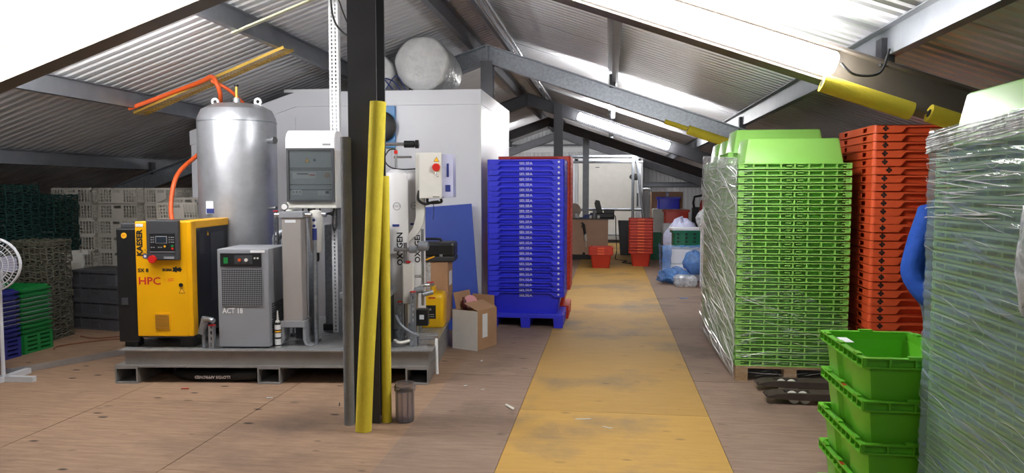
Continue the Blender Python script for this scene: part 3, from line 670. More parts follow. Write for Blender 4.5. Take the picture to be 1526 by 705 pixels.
g.build('side_louvre', 'darkgrey', kc); MB().box(.636, .643, .36, .66, .35, .95).build('side_recess', 'darkgrey', kc)
MB().prism([(.29, .93), (.33, .93), (.31, .965)], .6405, .642, 'x').build('warning_triangle', 'amber', kc)
cp = MB().box(.245, .515, -.07, -.03, .745, 1.075).build('control_panel', 'darkgrey', kc, bevel=.006)
MB().box(.275, .485, -.073, -.069, .82, .965).build('keypad', 'black', cp); MB().box(.325, .42, -.0765, -.072, .885, .945).build('display_bezel', 'greybox', cp); MB().box(.33, .415, -.078, -.075, .89, .94).build('display', 'screen', cp)
k_ = MB()
for x in (.29, .307, .44, .458, .473):
    for z in (.935, .915, .895): k_.box(x-.005, x+.005, -.0755, -.072, z-.004, z+.004)
for x in (.29, .31, .35, .37): k_.box(x-.007, x+.007, -.0755, -.072, .848, .856)
k_.build('keys', 'greybox', cp); MB().box(.455, .473, -.076, -.072, .855, .872).build('start_button', 'crate_gr', cp); MB().box(.455, .473, -.076, -.072, .833, .85).build('stop_button', 'red_k', cp)
MB().cyl((.40, -.072, .86), (.40, -.076, .86), .009, n=12).build('enter_key', 'amber', cp); MB().box(.275, .485, -.0755, -.072, .812, .816).build('panel_line', 'greybox', cp)
MB().box(.39, .475, -.0745, -.069, .757, .775).build('model_plate', 'greybox', cp)
MB().cyl((.30, -.03, .755), (.30, -.075, .755), .02, n=16).cyl((.30, -.075, .755), (.30, -.10, .755), .032, n=20).build('stop_knob', 'red_k', kc, smooth=40)
MB().box(.155, .215, -.0375, -.034, 1.02, 1.045).build('paper_label', 'label', dr)
text(dr, 'KAESER', .066, 'black_t', (.183, -.0362, .885), (0, -PI/2, -PI/2) if False else (PI/2, -PI/2, 0), bold=.0028, sx=.98)
text(dr, 'SX 8', .042, 'black_t', (.16, -.0362, .655), bold=.0012, ax='LEFT', sx=1.1); text(dr, 'HPC', .088, 'red_t', (.16, -.0362, .565), bold=.0012, ax='LEFT', sx=1.12)
text(dr, 'SIGMA', .03, 'black_t', (.365, -.0362, .66), bold=.0014, ax='LEFT', sx=.95)
for x, r in ((.475, .022), (.51, .018)):
    MB().prism([(x+r*(1+.22*math.cos(5*a))*math.cos(a), .664+r*(1+.22*math.cos(5*a))*math.sin(a)) for a in [2*PI*i/40 for i in range(40)]], -.0368, -.034).build('rotor_logo', 'black_t', dr)
text(dr, '!', .03, 'orange_hose', (.385, -.0362, .575)); MB().prism([(.41, .585), (.46, .592), (.46, .586), (.41, .579)], -.0365, -.034).prism([(.41, .570), (.46, .577), (.46, .571), (.41, .564)], -.0365, -.034).build('flow_mark', 'orange_hose', dr)
def tri(parent, x, y, z, s, m='amber', nm='warning_triangle'):
    t = MB().prism([(x-s, z), (x+s, z), (x, z+s*1.7)], y-.001, y).build(nm, 'black_t', parent); q = s*.8
    MB().prism([(x-q, z+s*.12), (x+q, z+s*.12), (x, z+s*1.5)], y-.002, y-.0005).build('triangle_face', m, t); return t
tri(dr, .225, -.0355, .80, .02); tri(dr, .525, -.0355, .465, .027)
MB().cyl((.225, -.036, .775), (.225, -.038, .775), .021, n=20).build('round_mark', 'navy', dr); MB().cyl((.225, -.0375, .775), (.225, -.039, .775), .012, n=16).build('round_mark', 'white_t', dr)
MB().cyl((.52, -.034, .535), (.52, -.045, .535), .016, n=16).build('lock', 'black', dr, smooth=40)
vg = MB().box(.285, .425, -.039, -.034, .155, .30).build('vent_frame', 'yellow', dr)
for i in range(10): MB().box(.298, .412, -.046, -.038, .166+i*.0125, .173+i*.0125).build('vent_slat', 'vent', vg)
for c in dr.children: c.location.x += .032 if c.name.split('.')[0] != 'paper_label' else .03
for c in (cp, [c for c in kc.children if c.name.startswith('stop_knob')][0]): c.location.x += .042
# ------------------------------------------------------------------ air dryer
dy = on_skid('air_dryer', .855, .045, 'grey air dryer cabinet with square grille and ACT 18 lettering', 'dryer')
MB().box(0, .43, .0, .5, .012, .835).build('cabinet', 'greybox', dy, bevel=.006); MB().box(.02, .41, .02, .48, 0, .014).build('base', 'darkgrey', dy)
pc = MB().box(.03, .37, -.012, .004, .69, .80).build('control_strip', 'black', dy)
MB().box(.06, .095, -.016, -.011, .715, .765).build('power_switch', 'crate_gr', pc); MB().box(.15, .30, -.0145, -.011, .71, .785).build('readout', 'darkgrey', pc)
MB().cyl((.195, -.013, .745), (.195, -.026, .745), .013, n=14).build('dial', 'orange_hose', pc); MB().cyl((.25, -.013, .745), (.25, -.026, .745), .014, n=14).build('dial', 'offwhite', pc); MB().cyl((.32, -.012, .76), (.32, -.018, .76), .008, n=10).cyl((.345, -.012, .76), (.345, -.018, .76), .008, n=10).build('indicator', 'offwhite', pc)
gr = MB().box(.035, .375, -.002, .006, .36, .665).build('grille_back', 'black', dy); g = MB()
for i in range(24): x = .035+.34*i/23; g.box(x-.0016, x+.0016, -.008, -.001, .36, .665)
for i in range(19): z = .36+.305*i/18; g.box(.035, .375, -.0085, -.001, z-.0016, z+.0016)
stuff(g.build('grille_mesh', 'greybox', gr)); MB().box(.28, .40, -.0025, .002, .805, .825).build('label_strip', 'white_t', dy)
text(dy, 'ACT 18', .062, 'white_t', (.035, -.0015, .315), bold=.0012, ax='LEFT', sx=.85)
g = MB()
for i in range(13): g.box(.428, .436, .06, .44, .12+i*.02, .13+i*.02)
g.build('side_louvre', 'darkgrey', dy)
# sealant tube
st = on_skid('sealant_tube', 1.33, .11, 'black and white sealant cartridge standing beside the dryer', 'cartridge')
MB().lathe([(.024, 0), (.025, .01), (.025, .205), (.022, .21)], 18).build('cartridge', 'black', st, smooth=40); MB().lathe([(.024, .0), (.026, .002), (.026, .008), (.024, .01)], 18).build('base_ring', 'offwhite', st)
MB().lathe([(.02, .205), (.02, .22), (.011, .225), (.005, .31)], 14).build('nozzle', 'offwhite', st, smooth=40)
for z0, z1, m in ((.02, .07, 'white_t'), (.085, .12, 'white_t'), (.128, .14, 'amber'), (.15, .19, 'white_t')): MB().lathe([(.0257, z0), (.0257, z1)], 18).build('label_band', m, st)
# ------------------------------------------------------------------ rectangular filter column
fc_ = on_skid('filter_column', 1.375, .12, 'tall grey rectangular filter column on splayed bracket legs', 'filter')
MB().box(.0, .165, .0, .16, .215, 1.1).build('housing', 'filt', fc_, bevel=.008); hdp = MB().box(-.02, .185, -.01, .17, 1.09, 1.145).build('head', 'greybox', fc_, bevel=.006)
MB().cyl((.03, -.012, 1.185), (.03, .02, 1.185), .03, n=20).build('gauge', 'chrome', hdp, smooth=40); MB().cyl((.03, -.014, 1.185), (.03, -.011, 1.185), .024, n=20).build('gauge_face', 'white_t', hdp)
MB().cyl((.03, .005, 1.14), (.03, .005, 1.16), .008).build('gauge_stem', 'chrome', hdp); MB().box(.03, .12, -.0025, .003, 1.05, 1.075).build('label_plate', 'label', fc_)
br = MB().box(-.02, .185, -.012, .172, .165, .22).build('bracket_band', 'greybox', fc_, bevel=.003)
for s in (0, 1):
    x = -.018 if s == 0 else .165; d = -.05 if s == 0 else .06
    MB().prism([(x, .17), (x+.02, .17), (x+.022, .06), (x+.02+d*.3, .02), (x+.02+d, .006), (x+.02+d, .0), (x+d, 0), (x+d*.3-.002, .015), (x, .06)], 0, .16).build('leg', 'greybox', br)
for x in (-.07, .24):
    MB().cyl((x*.4+.05, .05, 1.115), (x, .05, 1.115), .02, n=12).build('side_port', 'chrome', hdp, smooth=40)
# side filters
for nm, u, lab in (('air_filter', 1.305, 'pale tapered filter bowl between the dryer and the filter column'), ('air_filter', 1.60, 'pale tapered filter bowl right of the filter column')):
    t = on_skid(nm, u, .62 if u < 1.4 else .36, lab, 'filter', .27)
    MB().lathe([(.04, .80), (.05, .82), (.062, 1.08), (.065, 1.11), (.05, 1.16), (.02, 1.17)], 20).build('bowl', 'offwhite', t, smooth=40); MB().lathe([(.02, .72), (.025, .74), (.025, .80)], 14).build('drain', 'black', t, smooth=40)
    MB().cyl((0, 0, .02), (0, 0, .73), .009, n=8).cyl((0, 0, .019), (0, 0, .04), .03, n=12).build('drain_pipe', 'galv', t)
    MB().cyl((-.09, 0, 1.13), (.09, 0, 1.13), .022, n=12).build('pipe', 'chrome', t, smooth=40)
vs_ = on_skid('sample_valve', 1.625, .22, 'blue and white valve on a slim grey pipe by the filter column', 'valve')
MB().cyl((0, 0, 0), (0, 0, .92), .016, n=10).build('pipe', 'galv', vs_, smooth=40); MB().cyl((0, 0, .90), (0, 0, 1.0), .02, n=12).build('sleeve', 'navy', vs_, smooth=40)
MB().cyl((0, 0, 1.0), (0, 0, 1.1), .018, n=12).build('body', 'white', vs_, smooth=40); MB().cyl((0, -.02, 1.02), (0, 0, 1.02), .013, n=12).cyl((0, -.02, 1.07), (0, 0, 1.07), .013, n=12).build('button', 'navy', vs_)
# condensate drain box behind the dryer
cd = on_skid('condensate_drain', 1.40, .50, 'small black drain box with a cable behind the sealant tube', 'drain')
MB().box(-.045, .045, -.05, .05, .42, .52).build('drain_body', 'black', cd, bevel=.01); MB().box(-.03, .03, -.03, .03, 0, .42).build('drain_stand', 'darkgrey', cd)
MB().tube([(-.05, -.05, .48), (-.075, -.11, .42), (-.04, -.12, .3), (.03, -.06, .16), (.05, .0, .05)], .007).build('drain_cable', 'rubber', cd, smooth=50)
# ------------------------------------------------------------------ air receiver tank
tk = on_skid('air_tank', .60, 1.22, 'tall galvanised cylindrical air tank behind the compressor', 'tank')
MB().lathe([(.05, .28), (.22, .30), (.33, .36), (.368, .44), (.37, .46), (.37, 1.98), (.366, 2.02), (.33, 2.10), (.22, 2.155), (.05, 2.175)], 48).build('shell', 'tank', tk, smooth=35)
MB().lathe([(.3735, .46), (.375, .465), (.3735, .47)], 48).lathe([(.3735, 1.975), (.375, 1.98), (.3735, 1.985)], 48).build('weld_seam', 'galv', tk, smooth=40)
for i in range(3):
    a = 2*PI*i/3+.5; MB().box(.30*math.cos(a)-.03, .30*math.cos(a)+.03, .30*math.sin(a)-.03, .30*math.sin(a)+.03, 0, .42).build('leg', 'tank', tk)
for s in (-1, 1):
    l = MB(); x = s*.21; ri = []
    for k in range(20): a = 2*PI*k/20; ri.append((math.cos(a), math.sin(a)))
    rings = [[(x+r*c, y, 2.155+r*sn+.03) for c, sn in ri] for r, y in ((.038, -.01), (.038, .01), (.018, .01), (.018, -.01))]
    l.loft(rings, close=True); l.box(x-.036, x+.036, -.01, .01, 2.10, 2.155); l.build('lifting_lug', 'white', tk, smooth=35)
MB().cyl((0, 0, 2.16), (0, 0, 2.22), .035, n=16).build('nozzle', 'tank', tk, smooth=40); MB().cyl((0, 0, 2.22), (0, 0, 2.33), .014, n=10).build('relief_valve', 'gold', tk); MB().cyl((0, 0, 2.33), (0, 0, 2.35), .02, n=10).build('valve_cap', 'black', tk)
MB().box(-.20, -.12, -.345, -.31, 1.10, 1.22).build('name_plate', 'label', tk, rot=(0, 0, R(4))); MB().box(-.195, -.125, -.348, -.34, 1.105, 1.15).build('plate_print', 'navy', tk, rot=(0, 0, R(4)))
for z, r in ((1.80, .028), (1.15, .016)): MB().cyl((.33, -.12, z), (.42, -.16, z), r, n=14).cyl((.40, -.15, z), (.425, -.162, z), r*1.25, n=8).build('side_port', 'chrome', tk, smooth=40)
# orange hose over the tank
hz = MB().tube([(-4.92, 7.25, 2.45), (-4.5, 7.3, 2.602), (-4.09, 7.2, 2.705), (-3.93, 7.11, 2.735), (-3.84, 7.04, 2.66), SK(.40, 1.32, 2.56), SK(.34, 1.46, 2.46), SK(.26, 1.64, 2.3), SK(.16, 1.72, 2.1), SK(.06, 1.5, 1.95), SK(.0, 1.2, 1.75), SK(-.02, 1.1, 1.45), SK(.06, 1.0, 1.22), SK(.18, .92, 1.12), SK(.22, .81, 1.1)], .022, 12, 8)
tag(hz.build('orange_hose', 'orange_hose', smooth=50), 'bright orange air hose looping over and behind the galvanised tank', 'hose')
hz = MB().tube([(-3.95, 7.14, 2.70), SK(.44, 1.42, 2.62), SK(.54, 1.54, 2.5), SK(.63, 1.64, 2.35), SK(.66, 1.64, 2.1), SK(.64, 1.575, 1.95)], .018, 10, 8)
tag(hz.build('orange_hose', 'orange_hose', smooth=50), 'short orange hose dropping behind the top of the galvanised tank', 'hose')
# slotted strut + perforated upright
def strut(t_name, u, v, z0, z1, w, label, m='galv', rows=1, cap=False, pitch=.05):
    t = on_skid(t_name, u, v, label, 'strut', z0); L = z1-z0; b = MB(); h = w*.28 if rows == 1 else w*.15
    cols = [0] if rows == 1 else [-w*.2, w*.2]
    n = int(L/pitch); edges = [-w/2]+sum([[c-h/2, c+h/2] for c in cols], [])+[w/2]
    for i in range(0, len(edges), 2): b.box(edges[i], edges[i+1], -.002, .002, 0, L)
    for c in cols:
        for k in range(n+1): z = k*pitch; b.box(c-h/2, c+h/2, -.002, .002, z, min(z+pitch*.42, L))
    b.box(-w/2, -w/2+.003, 0, w*.9, 0, L).box(w/2-.003, w/2, 0, w*.9, 0, L)
    b.build('channel', m, t)
    if cap: MB().box(-w/2-.002, w/2+.002, -.004, w*.9, L, L+.008).build('end_cap', 'red_k', t)
    return t
strut('perforated_upright', 1.675, .76, DZ, 3.42, .085, 'tall white perforated upright reaching from the skid to the roof', 'white', 2, pitch=.035)
strut('slotted_strut', .09, 1.60, DZ, 1.86, .06, 'slotted galvanised strut standing left of the tank', 'galv')
strut('slotted_strut', 1.18, .555, DZ, 1.42, .035, 'thin dark strut with a red cap behind the dryer', 'steel_dark', cap=True)
strut('slotted_strut', 2.315, .44, DZ, .62, .045, 'short slotted strut with a red cap by the foam covered column', 'galv', cap=True)
strut('slotted_strut', 2.44, .36, DZ, .72, .045, 'slotted strut with a red cap in front of the jerrycan', 'galv', cap=True)
strut('slotted_strut', .80, .02, DZ, .48, .045, 'short slotted strut with a red cap between compressor and dryer', 'galv', cap=True)
# ------------------------------------------------------------------ electrical enclosure with clear door
en = on_skid('electrical_enclosure', 1.31, .46, 'grey electrical enclosure with white hood and smoked clear door', 'enclosure', 1.45)
MB().box(.0, .44, .02, .2, .0, .53).build('case', 'offwhite', en, bevel=.008)
MB().prism([(.2, .50), (.2, .69), (.08, .69), (.03, .66), (.0, .62), (.0, .53), (.02, .50)], 0, .44, 'x').build('hood', 'white', en, bevel=.01)
b = MB(); b.box(.01, .03, -.01, .03, .06, .53).box(.41, .43, -.01, .03, .06, .53).box(.03, .41, -.01, .03, .06, .075).box(.03, .41, -.01, .03, .51, .53); b.build('door_frame', 'darkgrey', en)
MB().box(.03, .41, -.004, .0, .075, .51).build('clear_door', 'glassdoor', en)
pl = MB().box(.035, .405, .012, .019, .08, .505).build('back_plate', 'plate', en)
tri(pl, .19, .0115, .405, .025); MB().cyl((.255, .005, .425), (.255, .012, .425), .012, n=16).build('lock', 'navy', pl)
for z in (.355, .21, .165, .34): MB().box(.035, .405, .006, .013, z-.004, z+.004).build('rail', 'darkgrey', pl)
r1 = MB().box(.06, .27, .004, .013, .265, .32).build('breaker_row', 'white', pl); MB().box(.10, .20, .001, .005, .30, .31).build('breaker_toggle', 'black', r1); MB().box(.21, .26, .001, .005, .29, .30).build('breaker_label', 'red_k', r1)
MB().cyl((.365, .0125, .295), (.365, .004, .295), .024, n=18).build('knockout', 'brownbox', pl)
r2 = MB().box(.05, .14, .004, .013, .12, .165).build('socket_row', 'white', pl)
for x in (.065, .095, .125): MB().cyl((x, .0045, .145), (x, .001, .145), .006, n=10).build('socket', 'black', r2)
r3 = MB().box(.28, .38, .004, .013, .115, .16).build('socket_row', 'white', pl); MB().box(.35, .38, .001, .005, .13, .155).build('breaker_toggle', 'darkgrey', r3)
MB().box(.33, .40, -.002, .001, .555, .57).build('badge', 'greybox', en)
b = MB()
for k in range(4): b.tube([(.12+k*.05, .1, .01), (.14+k*.05, .08, -.04-.01*k), (.3+.02*k, .09, -.05), (.4, .1, -.03-.02*k)], .006)
b.tube([(.40, .1, .0), (.39, .08, -.14), (.405, .08, -.2), (.42, .09, -.14), (.42, .1, 0)], .008)
b.build('cables', 'rubber', en, smooth=50)
b = MB(); b.box(.40, .46, .2, .26, -1.16, .6).box(.13, .19, .2, .26, -1.16, .6); b.build('support_posts', 'galv', en)
# black cabinet with white bracket
bk = on_skid('equipment_case', 1.90, .05, 'black cabinet with a white angle bracket left of the steel column', 'case')
MB().box(.0, .36, .02, .4, .0, .42).build('body', 'black', bk, bevel=.006); MB().box(-.03, .38, .0, .42, .42, .47).build('ledge', 'galv', bk, bevel=.004)
w = MB().box(.0, .075, .008, .02, .02, .135).box(-.0, .075, -.03, .02, .0, .012).build('angle_bracket', 'white', bk, bevel=.003); MB().cyl((.037, .0075, .09), (.037, .009, .09), .008, n=10).build('bracket_hole', 'black', w)
MB().box(.04, .3, .12, .36, .47, 1.12).build('duct', 'steel', bk, bevel=.01)
# grey panel box behind filters
bx = on_skid('sump_box', 1.75, .88, 'dark steel box at the back of the skid between filters and column', 'box')
MB().box(-.22, .16, 0, .4, .05, 1.0).build('body', 'galv', bx, bevel=.01); MB().box(-.24, .18, -.01, .42, .0, .055).build('plinth', 'steel_dark', bx)
# ------------------------------------------------------------------ oxygen generator
og = on_skid('oxygen_generator', 2.26, .62, 'white twin vessel oxygen generator with OXYGEN lettering', 'generator')
for x, y in ((0, 0), (.12, .26)):
    vsl = MB().lathe([(.03, .06), (.08, .075), (.105, .12), (.105, 1.40), (.09, 1.475), (.05, 1.505), (.02, 1.51)], 32).build('vessel', 'oxy', og, (x, y, 0), smooth=40)
    text(vsl, 'OXYGEN', .072, 'black_t', (.045, -.0965, .80), (PI/2, -PI/2, R(25)), bold=.002)
    MB().box(-.02, .04, -.108, -.09, 1.0, 1.02).build('navy_band', 'navy', vsl)
    ri = MB(); rg = []
    for r, yy in ((.035, -.1065), (.035, -.104), (.03, -.104), (.03, -.1065)): rg.append([(r*math.cos(2*PI*k/24)+.02, yy, 1.18+r*math.sin(2*PI*k/24)) for k in range(24)])
    ri.loft(rg, close=True).build('ring_logo', 'greybox', vsl); text(vsl, 'OXY', .03, 'greybox', (.02, -.1065, 1.18))
    MB().box(-.06, .06, -.06, .06, 0, .07).build('vessel_foot', 'galv', og, (x, y, 0))
MB().cyl((0, 0, 1.50), (0, 0, 1.70), .013, n=10).cyl((-.02, 0, 1.62), (.14, 0, 1.62), .01, n=8).cyl((-.10, 0, 1.735), (.08, 0, 1.735), .016, n=10).build('top_pipe', 'chrome', og, smooth=40)
vv = MB().lathe([(.02, -.05), (.032, -.045), (.032, .045), (.02, .05)], 16, Matrix.Translation((.12, 0, 1.735)) @ Matrix.Rotation(PI/2, 4, 'Y')).lathe([(.022, .05), (.038, .055), (.038, .085), (.022, .09)], 16, Matrix.Translation((.12, 0, 1.735)) @ Matrix.Rotation(PI/2, 4, 'Y')); vv.build('regulator', 'black', og, smooth=40)
MB().box(-.015, .015, -.02, .02, 1.65, 1.68).build('valve_lever', 'red_k', og)
MB().tube([(.0, -.01, 1.69), (-.06, -.02, 1.68), (-.1, -.02, 1.6), (-.05, -.02, 1.53), (.06, 0, 1.51), (.22, .05, 1.52)], .006).build('air_line', 'black', og, smooth=50)
# swan-neck back plate and control box
MB().prism([(.17, 1.66), (.25, 1.66), (.25, 1.12), (.235, 1.02), (.19, .93), (.10, .85), (.02, .80), (.02, .86), (.09, .91), (.14, .98), (.165, 1.06), (.17, 1.12)], .02, .10).build('swan_plate', 'offwhite', og, bevel=.004)
cbx = MB().box(.22, .42, -.10, .12, 1.25, 1.655).build('control_box', 'offwhite', og, bevel=.006)
MB().box(.421, .52, -.07, .20, 1.26, 1.645).build('meter_panel', 'lavender', cbx, bevel=.003); MB().box(.462, .482, -.0735, -.068, 1.44, 1.56).build('meter_window', 'navy', cbx); MB().box(.45, .495, -.0735, -.068, 1.31, 1.37).build('meter_keys', 'navy', cbx); MB().box(.40, .43, -.02, .15, 1.30, 1.60).build('spacer', 'offwhite', cbx)
MB().box(.355, .40, -.104, -.099, 1.49, 1.56).build('switch_plate', 'amber', cbx); MB().cyl((.375, -.102, 1.525), (.375, -.135, 1.525), .034, n=24).build('rotary_switch', 'red_k', cbx, smooth=40); tri(cbx, .375, -.1015, 1.575, .026)
MB().tube([(.37, -.11, 1.48), (.38, -.12, 1.455), (.39, -.115, 1.44)], .005).build('key', 'chrome', cbx, smooth=50); MB().box(.34, .40, -.1015, -.0995, 1.262, 1.268).build('maker_strip', 'black_t', cbx)
MB().tube([(.21, -.02, 1.32), (.20, -.03, 1.24), (.26, -.03, 1.20), (.33, -.02, 1.215), (.38, 0, 1.22)], .013).tube([(.28, .0, 1.25), (.29, .0, 1.21), (.40, .0, 1.215), (.40, .0, 1.245)], .012).build('gland_cable', 'rubber', og, smooth=50)
MB().tube([(.33, .02, 1.22), (.335, .02, 1.14), (.325, .03, 1.06)], .003).build('thin_wire', 'rubber', og)
# pipework below the box
mf = on_skid('pipe_manifold', 2.36, .46, 'chrome pipework with valves between the vessels and the jerrycan', 'pipework')
MB().cyl((0, 0, 0), (0, 0, .86), .016, n=12).cyl((-.10, 0, .80), (.16, 0, .80), .018, n=12).cyl((.15, .02, .3), (.15, .02, .98), .013, n=12).cyl((0, 0, .56), (.15, .02, .56), .012, n=10).build('pipes', 'chrome', mf, smooth=40)
MB().lathe([(.02, -.04), (.034, -.03), (.034, .03), (.02, .04)], 14, Matrix.Translation((.07, 0, .80)) @ Matrix.Rotation(PI/2, 4, 'Y')).build('valve_body', 'galv', mf, smooth=40)
MB().lathe([(.02, -.05), (.04, -.04), (.045, 0), (.04, .04), (.02, .05)], 16, Matrix.Translation((.16, .01, .83)) @ Matrix.Rotation(PI/2, 4, 'Y')).build('hand_wheel', 'galv', mf, smooth=40)
MB().box(-.02, .08, -.05, .05, .32, .68).build('coalescer', 'offwhite', mf, bevel=.012); MB().box(.02, .05, -.06, .0, .685, .70).build('red_cap', 'red_k', mf)
MB().box(.09, .20, -.02, .07, .12, .27).build('solenoid', 'black', mf, bevel=.008); MB().box(.125, .165, -.024, -.018, .18, .22).build('solenoid_label', 'label', mf)
MB().tube([(.1, 0, .02), (.1, 0, .4), (.13, 0, .47), (.2, .02, .48), (.24, .06, .48)], .014).build('bent_pipe', 'chrome', mf, smooth=50); MB().box(.19, .25, .02, .04, .50, .51).box(.20, .26, .02, .04, .36, .37).build('red_lever', 'red_k', mf)
MB().cyl((.06, -.02, .43), (.16, -.01, .45), .03, n=14).cyl((.15, -.01, .4), (.24, .02, .42), .022, n=12).build('ball_valve', 'galv', mf, smooth=40)
dp = on_skid('drain_pipe', 2.22, .2, 'thin grey conduit with clamp and white pipe hanging over the skid edge', 'pipe')
MB().tube([(.085, .06, .24), (.14, .0, .17), (.25, -.02, .10), (.33, -.03, .08)], .014, sub=3).build('conduit', 'galv', dp, smooth=50); MB().cyl((.30, -.03, .08), (.46, -.02, .085), .028, n=14).build('clamp', 'chrome', dp, smooth=40); MB().cyl((.445, -.03, .09), (.455, -.06, -.235), .013, n=10).build('down_pipe', 'white', dp, smooth=40)
MB().tube([(.09, -.05, .05), (.15, -.1, .04), (.22, -.06, .05)], .012).build('hose_tail', 'offwhite', dp, smooth=50)
MB().box(.22, .28, -.04, .06, 0, .1).build('clamp_foot', 'galv', dp)
pf = on_skid('pipe_fitting', .74, .0, 'galvanised pipe stub with elbow between compressor and dryer', 'fitting'); MB().tube([(-.02, .06, .24), (.06, .0, .25), (.1, -.02, .24)], .022).cyl((-.04, .06, .12), (.0, .06, .26), .03).cyl((-.02, .06, 0), (-.02, .06, .13), .015).build('elbow', 'galv', pf, smooth=50)
pf = on_skid('pipe_elbow', 1.12, .78, 'silver pipe elbow rising behind the dryer', 'pipe'); MB().tube([(.18, .04, .92), (.06, .0, .93), (.0, -.02, .88), (0, -.02, .75), (0, -.02, .0)], .04, 14, 6).build('elbow', 'galv', pf, smooth=50)
# jerrycan on the deck
jc = on_skid('jerrycan', 2.40, 1.02, 'yellow plastic jerrycan with a dark label on the skid', 'jerrycan')
rings = [rrect(.115*s, .15*s2, .04, z, 4, .125, .12) for z, s, s2 in ((0, .92, .92), (.015, 1, 1), (.28, 1, 1), (.315, .95, .95), (.33, .85, .8))]
MB().loft(rings).build('body', 'jerry', jc, smooth=50, bevel=0); MB().tube([(.125, .02, .32), (.125, .03, .36), (.125, .10, .375), (.125, .19, .365), (.125, .21, .32)], .02, 10).build('handle', 'jerry', jc, smooth=50); MB().cyl((.04, .06, .32), (.04, .06, .355), .026, n=16).build('cap', 'black', jc, smooth=40)
lb = MB().box(.03, .165, -.034, -.0295, .09, .22).build('label', 'black_t', jc); text(lb, 'AIR', .025, 'offwhite', (.105, -.0345, .18)); MB().box(.05, .15, -.0352, -.0338, .11, .113).box(.05, .15, -.0352, -.0338, .13, .133).build('label_lines', 'offwhite', lb)
# gold cable tray and cream strip under the purlins
def tray(p0, p1, w, name, m, label, holes=True):
    t = empty(name, p0, 0, label, 'cable tray' if holes else 'strip'); p0, p1 = Vector(p0), Vector(p1); d = p1-p0; L = d.length; ax = d.normalized()
    t.rotation_mode = 'QUATERNION'; yv = Vector((0, 1, 0)); yv = (yv-ax*yv.dot(ax)).normalized(); zv = ax.cross(yv); t.rotation_quaternion = Matrix((ax, yv, zv)).transposed().to_quaternion()
    b = MB()
    if holes:
        rows = 4; b.box(0, L, -w/2, -w/2+.003, 0, .03).box(0, L, w/2-.003, w/2, 0, .03)
        for r in range(rows+1): y = -w/2+w*r/rows; b.box(0, L, y-.006, y+.006, 0, .003)
        n = int(L/.04)
        for k in range(n+1): b.box(k*L/n-.006, k*L/n+.006, -w/2, w/2, 0, .003)
    else: b.box(0, L, -w/2, w/2, 0, .015)
    b.build('perforated_channel' if holes else 'strip_body', m, t); return t
tray((-4.93, 7.45, 2.408), (-3.18, 7.25, 3.006), .19, 'cable_tray', 'gold', 'gold perforated cable tray hanging between two purlins over the tank')
tray((-3.30, 6.35, 2.985), (-1.80, 6.30, 3.51), .05, 'mounting_strip', 'cream', 'pale flat metal strip under the roof above the gold cable tray', False)
b = MB().tube([(-2.35, 6.2, 3.49), (-2.33, 6.2, 3.1), (-2.25, 6.2, 2.95), (-2.1, 6.1, 2.86)], .008).tube([(-2.36, 6.2, 3.487), (-2.2, 6.15, 3.05), (-2.0, 6.0, 2.75)], .006)
tag(b.build('hanging_cable', 'rubber', smooth=50), 'thin black cables hanging from the roof by the perforated upright', 'cable')
# foam tubes on the column
def foam(p0, p1, r, m, label, seg=None):
    t = empty('foam_tube', p0, 0, label, 'foam tube'); P0, P1 = Vector(p0), Vector(p1)
    pts = [(0, 0, 0)] + [tuple(Vector(q)-P0) for q in (seg or [])] + [tuple(P1-P0)]
    MB().tube(pts, r, 20, 6).build('tube', m, t, smooth=50)
    d = Vector(pts[-1])-Vector(pts[-2]); d.normalize(); e = Vector(pts[-1]); MB().cyl(e-d*.001, e+d*.002, r*.45, n=14).build('bore', 'darkgrey', t)
    d = Vector(pts[0])-Vector(pts[1]); d.normalize(); MB().cyl(-d*.001, d*.002, r*.45, n=14).build('bore', 'darkgrey', t)
    return t
foam((-1.625, 4.79, .0), (-1.533, 4.90, 2.2), .054, 'foam', 'long thick yellow foam tube leaning on the dark steel column', [(-1.605, 4.81, .5), (-1.57, 4.85, 1.2)])
foam((-1.527, 5.0, .0), (-1.527, 5.0, 1.71), .034, 'foam', 'thinner yellow foam tube on the side of the dark steel column')
foam((-1.765, 4.91, .0), (-1.765, 4.91, 1.97), .036, 'greyfoam', 'grey foam tube along the edge of the dark steel column')
foam((1.28, 4.835, zr(1.28, RB)-.022), (1.80, 4.835, zr(1.80, RB)-.022), .055, 'foam', 'thick yellow foam tube on the rafter by the strip lamp')
foam((.70, 9.9, zr(.70, RB)+.0), (.985, 9.9, zr(.985, RB)+.0), .03, 'foam', 'thin yellow foam tube on the galvanised rafter'); foam((.99, 9.885, zr(.99, RB)-.01), (1.5, 9.885, zr(1.5, RB)-.01), .06, 'foam', 'short thick yellow foam tube on the galvanised rafter')
foam((1.90, 4.835, zr(1.9, RB)-.0), (2.15, 4.835, zr(2.15, RB)-.0), .055, 'foam', 'yellow foam tube end on the rafter above the orange bins')
# clear filter cup on the floor
cu = empty('filter_cup', (-1.405, 5.03, 0), 0, 'clear ribbed plastic filter cup standing by the steel column', 'cup')
MB().lathe([(.055, 0), (.062, .005), (.064, .22), (.062, .22), (.058, .01), (.02, .008)], 28).build('bowl', 'cup', cu, smooth=40); MB().lathe([(.066, .215), (.074, .22), (.074, .25), (.066, .255), (.066, .275), (.06, .275), (.06, .215)], 28).build('collar', 'cup', cu, smooth=40)
for i in range(10): a = 2*PI*i/10; MB().box(-.003, .003, .061, .067, .01, .215).build('rib', 'cup', cu, rot=(0, 0, a))
